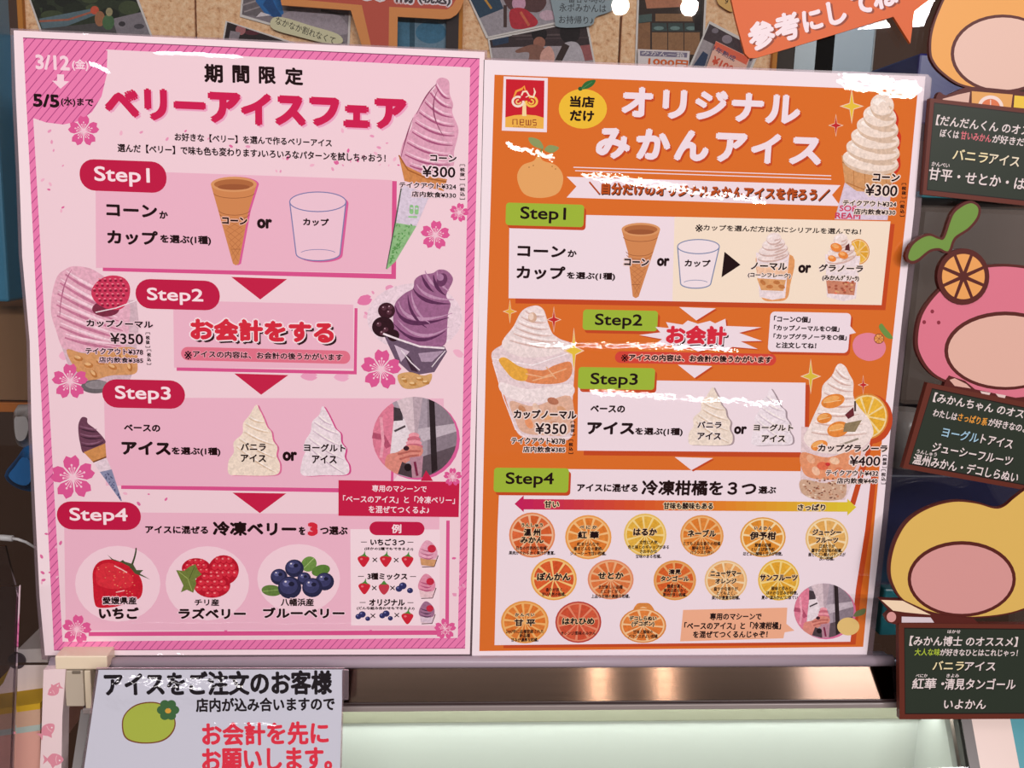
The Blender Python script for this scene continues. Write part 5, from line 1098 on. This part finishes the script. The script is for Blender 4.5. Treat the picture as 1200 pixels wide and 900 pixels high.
k.poly(pic, 'a0969c'); k.poly([(545, -10), (580, -16), (590, 10), (560, 22)], '2e4458'); k.line([(566, -4), (576, 10)], 2.5, 'c08a3c'); k.blob([(590, -10), (620, -14), (640, 0), (632, 14), (610, 12), (596, 10)], '5a3c3c'); k.ell(608, 4, 8, 9, 'cc9ab0'); k.blob([(598, 12), (614, 10), (630, 24), (624, 32), (604, 34), (598, 28)], 'b8303c'); k.line([(610, 14), (620, 30)], 3, 'd26a4c'); k.ell(642, 18, 10, 6, 'c9a8b4'); k.line([(592, 6), (592, 32)], 4, '4a3430'); k.build('picture', t)
o5 = [(571.5, 45), (688, 22), (701, 92), (581, 104)]
t, sh, k = photo('photo of two dark-haired people sitting, below the blue note', o5, .12, .0002); pic = inset(o5, 2.2); k.clip = pic
k.poly(pic, '3c2e30'); k.poly([(575, 56), (640, 54), (700, 54), (700, 110), (575, 110)], 'a79a9e'); k.poly([(676, 54), (694, 52), (698, 70), (680, 72)], '9c5a5a'); k.line([(600, 42), (680, 40)], 2, '5c4c4c'); k.line([(604, 46), (690, 44)], 2, '4c3c3e'); k.poly([(576, 44), (596, 40), (596, 50), (578, 54)], '2c3c54')
k.ell(632, 40, 9, 9, '1c1416'); k.ell(632, 50, 7, 7, '9c6654'); k.blob([(606, 58), (626, 52), (640, 58), (648, 72), (620, 78), (620, 62), (606, 62)], '8a5e50'); k.blob([(634, 62), (644, 54), (650, 66), (646, 78), (634, 76)], 'd9a294'); k.ell(668, 38, 12, 13, '20181a'); k.blob([(660, 52), (676, 50), (684, 66), (686, 90), (660, 80), (654, 74)], 'b8aeb4'); k.line([(664, 52), (652, 76)], 8, '3a2826'); k.build('picture', t)
o6 = [(748, -46), (830, -48), (823, 110), (743, 108)]
t, sh, k = photo('tall photo of stacked brown crates, on the rightmost corkboard', o6, .0, 0); pic = inset(o6, 2.4); k.clip = pic
k.poly(pic, '3a2c26'); k.poly([(755, -5), (800, -8), (800, 8), (758, 10)], 'b4765a'); k.poly([(745, 28), (762, 26), (762, 62), (744, 62)], '8c6244')
for x in (764, 783, 802): k.poly([(x, 38), (x + 18, 38), (x + 18, 64), (x, 64)], '936a4a'); k.poly([(x, 27), (x + 17, 27), (x + 18, 36.5), (x, 36.5)], '3e4a48'); k.ell(x + 8, 33, 6, 2.4, '6d8480', n=10)
k.poly([(768, 16), (810, 16), (812, 25), (768, 25)], '8a6648'); k.poly([(748, 18), (764, 16), (764, 25), (748, 27)], '4c5c58'); k.poly([(812, -30), (824, -30), (822, 36), (814, 36)], '241c1c'); k.build('picture', t)
o7 = [(831.5, 24.5), (892, 56), (868, 112), (790, 116)]
t, sh, k = photo('tilted photo partly behind a salmon price tag, under the big orange sign', o7, -.45, .0004); pic = [(831.5, 28), (888, 58), (866, 109), (796, 111)]; k.clip = pic
k.poly(pic, 'a79a9c'); k.poly([(831, 26), (890, 56), (880, 72), (824, 46)], '4a3c40'); k.ell(852, 46, 6, 5, '8f8088'); k.ell(838, 36, 4, 3, '7c7078'); k.poly([(806, 86), (824, 60), (830, 64), (822, 90)], '33405c'); k.build('picture', t)
o8 = [(458, 8), (523, 10), (523, 92), (458, 90)]
t, sh, k = photo('blue photo showing beside the tail of the orange speech sign', o8, 0, .0001); k.clip = o8
k.poly(o8, '48748e'); k.poly([(482, 16), (523, 18), (523, 90), (480, 90)], '6a8496'); k.ell(505, 38, 18, 13, '40708c'); k.poly([(480, 22), (486, 22), (486, 92), (480, 92)], '2e4e60'); k.build('picture', t)
mb = MB(); a, b = at(523, 20, YC - .004), at(536.5, 120, YC - .004); mb.box((a.x, YC - .006, b.z), (b.x, YC, at(530, -60, YC).z), .001); tag(mb.build('dark_strip', mat('3a3030', 'dull')), 'narrow dark board edge between the blue photo and the wooden edge', 'board')

def note(label, outer, theta, dy, h, rows, name='note_label', cat='note', group='handwritten notes on the corkboards', extra=None):
    Y = YC - .003 - dy; sh = Sheet(Y, theta); w = at(sum(p[0] for p in outer) / len(outer), max(p[1] for p in outer), Y)
    t = thing(name, label, cat, (w.x, Y, w.z), group); sh.slab('note_paper', outer, .0005, mat(h, 'dull'), t); sh.n = 6
    if extra: k = Ink(sh, 'dull'); extra(k); k.build('printed_band', t)
    k = Ink(sh, 'dull')
    for tx, x, y, e, wd, c, bb in rows: k.em(tx, x, y, e, c, b=bb, width=wd)
    k.build('note_lettering', t); return t
note('cream note with black handwriting overlapping the blue-coat photo', smooth_closed([(318, 23), (330, 20), (364, 30), (396, 40), (401, 50), (384, 51), (350, 43), (320, 34)], 4), -.29, .0008, 'd4cca8', [('なかなか割れなくて', 358, 36, 9.5, 72, '3a322c', .004)])
note('blue-grey note with black handwriting above the photo of two people', smooth_closed([(650, -22), (722, -22), (719, 8), (714, 14), (698, 20), (692, 30), (656, 32), (650, 22)], 4), .02, .0012, '93a0a6', [('一番甘い時の', 683, -1, 9.5, 52, '3a3c40', .004), ('永ポみかんは', 683, 9.5, 10, 55, '3a3c40', .004), ('お持帰り♪', 675, 23.5, 9.5, 40, '3a3c40', .004)])
note('white price label with an orange price, at the foot of the crate photo', [(747.5, 57.5), (808.5, 60), (806, 92), (747.5, 90)], -.03, .0010, 'e2d4d2', [('みかん一箱', 777, 63.3, 6, 50, 'e8dcd8', .0), ('1000円', 783, 73.5, 9, 46, 'd9642c', .04)], 'price_label', 'price tag', 'price tags on the corkboard', lambda k: k.poly([(750, 59.5), (805.5, 61.8), (805, 67.5), (750, 65.5)], '7d7288'))
note('salmon price tag with red lettering, left of the big orange sign', [(839, 48), (879, 67.5), (866, 104), (822, 96)], -.42, .0014, 'f0b8a4', [('1年熟成', 849, 63, 6.5, 28, '6a5068', .02), ('¥100', 847, 76, 12, 26, 'd9543c', .03)], 'price_label', 'price tag', 'price tags on the corkboard', lambda k: k.poly([(839, 48.6), (878.3, 67.6), (874.5, 76), (836, 56.5)], 'e8694e'))
note('yellow note at the top edge, left of the big orange sign', smooth_closed([(838, -24), (866, -24), (863, 6), (858, 14), (846, 8), (840, 0)], 3), 0, .0004, 'dfb06a', [('す', 852, 0, 10, 8, '4a3a2c', .01)], 'note_label', 'note')

# orange speech sign on the corkboards
YS = YC - .012; S5 = Sheet(YS, -.03); w = at(440, 60, YS)
SP = thing('speech_sign', 'orange and red speech bubble sign with white-edged lettering, at the top edge', 'sign', (w.x, YS, w.z))
S5.slab('orange_board', [(320, -46), (546, -46), (543, 2), (540, 10), (535, 17), (528, 21.5), (519, 22.5), (466, 19.5), (465, 92), (436, 92), (411, 12), (330, 6)], .003, mat('dd8a45', 'card'), SP); S5.n = 8
k = Ink(S5, 'card'); k.poly([(330, -42), (537, -42), (534, 0), (530, 7), (524, 11), (456, 8), (455, 90), (443, 90), (424, 6), (336, -2)], 'c24a34'); k.build('red_panel', SP)
k = Ink(S5, 'card'); k.text('50', 424, -22, 453, 1, '3a2c34', b=.04, halo=('ecdfe2', 2.4)); k.text('杯分', 462, -16, 486, 4.6, '3a2c34', b=.04, halo=('ecdfe2', 2)); k.text('(税込)', 491, -8, 528, 7.4, '3a2c34', b=.04, halo=('ecdfe2', 1.8)); k.build('sign_lettering', SP)

# big orange sign hung on the front of the glass
S6 = Sheet(-.0035, .292); w = at(980, 60, -.0035)
BG = thing('speech_sign', 'big orange sign with white lettering and a pointed tail, above the orange poster', 'sign', (w.x, -.0035, w.z))
S6.slab('orange_board', [(848, -40), (1120, -40), (1090, -1), (1071.5, 13.5), (1066.8, 51), (1047, 19.5), (960, 46), (886, 68), (878, 68), (873, 63), (862, 22)], .0025, mat('d5622a', 'card'), BG); S6.n = 8
k = Ink(S6, 'card')
for ch, x, y, s_ in (('参', 892.5, 41.5, 31), ('考', 922.5, 32, 31), ('に', 952, 23.5, 27), ('し', 980.5, 14.5, 29), ('て', 1010, 3, 29), ('ね', 1037, -4.5, 29)): k.em(ch, x, y, s_, 'eedfe4', b=.034, shadow=('8f3c22', 2.2, 2.0), res=4)
k.build('sign_lettering', BG)

# right of the corkboards
def plain(name, label, cat, px0, py0, px1, py1, Y0, Y1, h, kind='plastic', bev=.002, **kw):
    o = fbox(px0, py0, px1, py1, Y0, Y1, h, bev=bev).build(name, mat(h, kind)); tag(o, label, cat, **kw); return o
LK = thing('locker', 'blue-grey locker with two doors, under the big orange sign', 'locker', (at(962, 300, .34).x, .36, at(962, 300, .34).z))
fbox(922, -60, 1003, 300, .345, .5, '').build('carcass', mat('20262a', 'plastic'), LK)
fbox(925, -60, 957.5, 300, .335, .345, '').build('door', mat('73868f', 'plastic'), LK); fbox(965, -60, 1001, 300, .335, .345, '').build('door', mat('4c6c7e', 'plastic'), LK)
plain('post', 'dark post between the wooden corkboard edge and the locker', 'post', 911.5, -60, 921.5, 200, .31, .33, '3f3630', 'dull')
plain('storage_crate', 'navy blue crate showing beside the top cutout board', 'crate', 1078, 62, 1190, 150, .2, .34, '2c2a78')
MC = thing('soft_serve_machine', 'dark grey machine with a teal stripe, behind the pink cutout board', 'machine', (at(1150, 470, .2).x, .3, at(1150, 480, .2).z))
fbox(1078, 240, 1300, 480, .2, .42, '', bev=.006).build('housing', mat('77675f', 'plastic'), MC); fbox(1074, 224, 1300, 239, .195, .42, '').build('teal_lid', mat('2f8c9a', 'plastic'), MC); fbox(1060, 300, 1078, 480, .22, .4, '', bev=.004).build('side_column', mat('383436', 'plastic'), MC); fbox(1054, 373, 1078, 384, .215, .3, '').build('teal_tap', mat('2f7f8c', 'plastic'), MC)
mb = MB(); a, b = at(1068, 482, .16), at(1068, 552, .16); r_ = .014
mb.tube([(a.x, .17, b.z), (a.x, .17, b.z + (a.z - b.z) * .55), (a.x, .17, b.z + (a.z - b.z) * .62), (a.x, .17, a.z)], [r_ * .86, r_, r_ * 1.06, r_ * 1.06], 24); tag(mb.build('plastic_tub', mat('a79c98', 'plastic'), None, True), 'pale grey tub standing behind the pane, left of the middle chalkboard', 'tub')
plain('storage_crate', 'dark navy crate behind the yellow cutout board', 'crate', 1036, 556, 1290, 690, .14, .3, '23244a')
plain('storage_crate', 'small teal crate behind the lower left of the yellow cutout board', 'crate', 1036, 690, 1120, 745, .13, .28, '2c7c88')

# left of the pink poster
plain('blue_panel', 'tall blue panel at the left edge beside the pink poster', 'panel', -60, -60, 10.5, 354, .10, .13, '3f84a6')
plain('blue_panel', 'short blue panel behind the left edge of the pink poster', 'panel', 9.5, 40, 60, 354, .131, .14, '3f84a6')
CT = thing('carton', 'brown cardboard carton with an orange tape strip, left of the pink poster', 'carton', (at(10, 484, .14).x, .18, at(10, 484, .14).z))
fbox(-60, 357, 62, 470, .14, .24, '').build('carton_body', mat('8a6548', 'dull'), CT); fbox(-60, 470.5, 62, 484, .139, .24, '').build('orange_tape', mat('b8692c', 'plastic'), CT)
def bag(name, label, pts, Y, th, h, kind):
    bm = bmesh.new(); P = [at(x, y, Y) for x, y in smooth_closed(pts, 3)]; c = sum(P, Vector()) / len(P)
    rings = [[bm.verts.new(c + (p - c) * s_ + Vector((0, d, 0))) for p in P] for s_, d in ((.55, -th), (.85, -th * .6), (1, 0), (.85, th * .6), (.55, th))]
    for r0, r1 in zip(rings, rings[1:]):
        for i in range(len(P)): bm.faces.new((r0[i - 1], r0[i], r1[i], r1[i - 1]))
    bm.faces.new(rings[0]); bm.faces.new(rings[-1][::-1]); mb = MB(); mb.bm(bm); tag(mb.build(name, mat(h, kind), None, True), label, 'bag')
bag('plastic_bag', 'crumpled pale plastic bag under the carton, at the left edge', [(19, 478), (28, 474), (44, 476), (48, 500), (40, 522), (26, 524), (20, 508)], .12, .012, 'b8b0b0', 'plastic')
bag('plastic_bag', 'blue plastic bag below the pale bag, at the left edge', [(6, 556), (20, 536), (34, 518), (50, 524), (54, 560), (44, 576), (22, 572)], .118, .012, '2b6fb0', 'plastic')
mb = MB(); mb.tube([at(-30, 629, .03), at(2, 630, .03), at(15, 631, .03)], .0022, 12); mb.tube([at(15, 631, .03), at(21, 632, .03), at(30, 635, .032), at(52, 648, .04)], [.0011, .0011, .0010, .0010], 10)
tag(mb.build('charging_cable', mat('e6dfe0', 'plastic'), None, True), 'white charging cable with a thick plug at the left edge', 'cable')
CB = thing('card_dispenser', 'white plastic dispenser with a dark round opening, left of the corner post', 'dispenser', (at(28, 840, .02).x, .03, at(28, 835, .02).z))
mb = MB(); mb.prism([at(21, 761, .02), at(56, 760, .02), at(56, 838, .02), at(-30, 838, .02), at(4, 800, .02)], (0, .05, 0)); mb.build('dispenser_body', mat('e0d4d0', 'plastic'), CB)
mb = MB(); c = at(20, 774, .0195); mb.tube([(c.x, .0185, c.z), (c.x, .021, c.z)], .0062, 24); mb.build('round_opening', mat('4a4046', 'plastic'), CB)
YST = -.004
for i, (y0, y1, h, lb) in enumerate(((824, 831, 'c9a428', 'yellow flat folder, topmost of the pile at the lower left corner'), (831, 849, 'c7a58c', 'tan carton sleeve under the yellow folder'), (849, 856, 'a9bcb4', 'pale green folder in the pile at the lower left corner'), (856, 905, 'd9a596', 'pink cardboard box at the foot of the pile at the lower left corner'))):
    A = [at(-40, y0 + 12, YST), at(47, y0, YST), at(47, y1, YST), at(-40, y1 + 12, YST)]
    mb = MB(); mb.prism(A, (0, .12, 0)); o = mb.build(('folder', 'carton_sleeve', 'folder', 'cardboard_box')[i], mat(h, 'dull')); tag(o, lb, ('folder', 'carton', 'folder', 'box')[i])
AC = thing('leaflet_stand', 'clear acrylic leaflet stand at the lower left corner', 'stand', (at(0, 930, -.03).x, -.03, at(0, 930, -.03).z))
S7 = Sheet(-.035, 0); S7.slab('front_plate', [(-50, 689), (22, 687), (13, 930), (-50, 930)], .002, mat('f2f0f2', 'glass'), AC)
S8 = Sheet(-.015, 0); S8.slab('back_plate', [(-50, 640), (6, 640), (21, 700), (16, 930), (-50, 930)], .002, mat('f2f0f2', 'glass'), AC)
S9 = Sheet(-.035, 0); S9.slab('side_edge', [(19.5, 688), (22.5, 687), (13.5, 930), (10.5, 930)], .002, mat('e6dfe6', 'glass'), AC)
# a bright opening far behind the camera that the right end of the brushed band mirrors
n_band = Vector((0, -.928, .373))
d = ray(1003, 802).normalized(); p = at(1003, 802, -.005); d = d - n_band * 2 * d.dot(n_band)
area('bright_opening', p + d * 6 + Vector((0, 0, .24)), p, .62, .2, 60, WHITE)
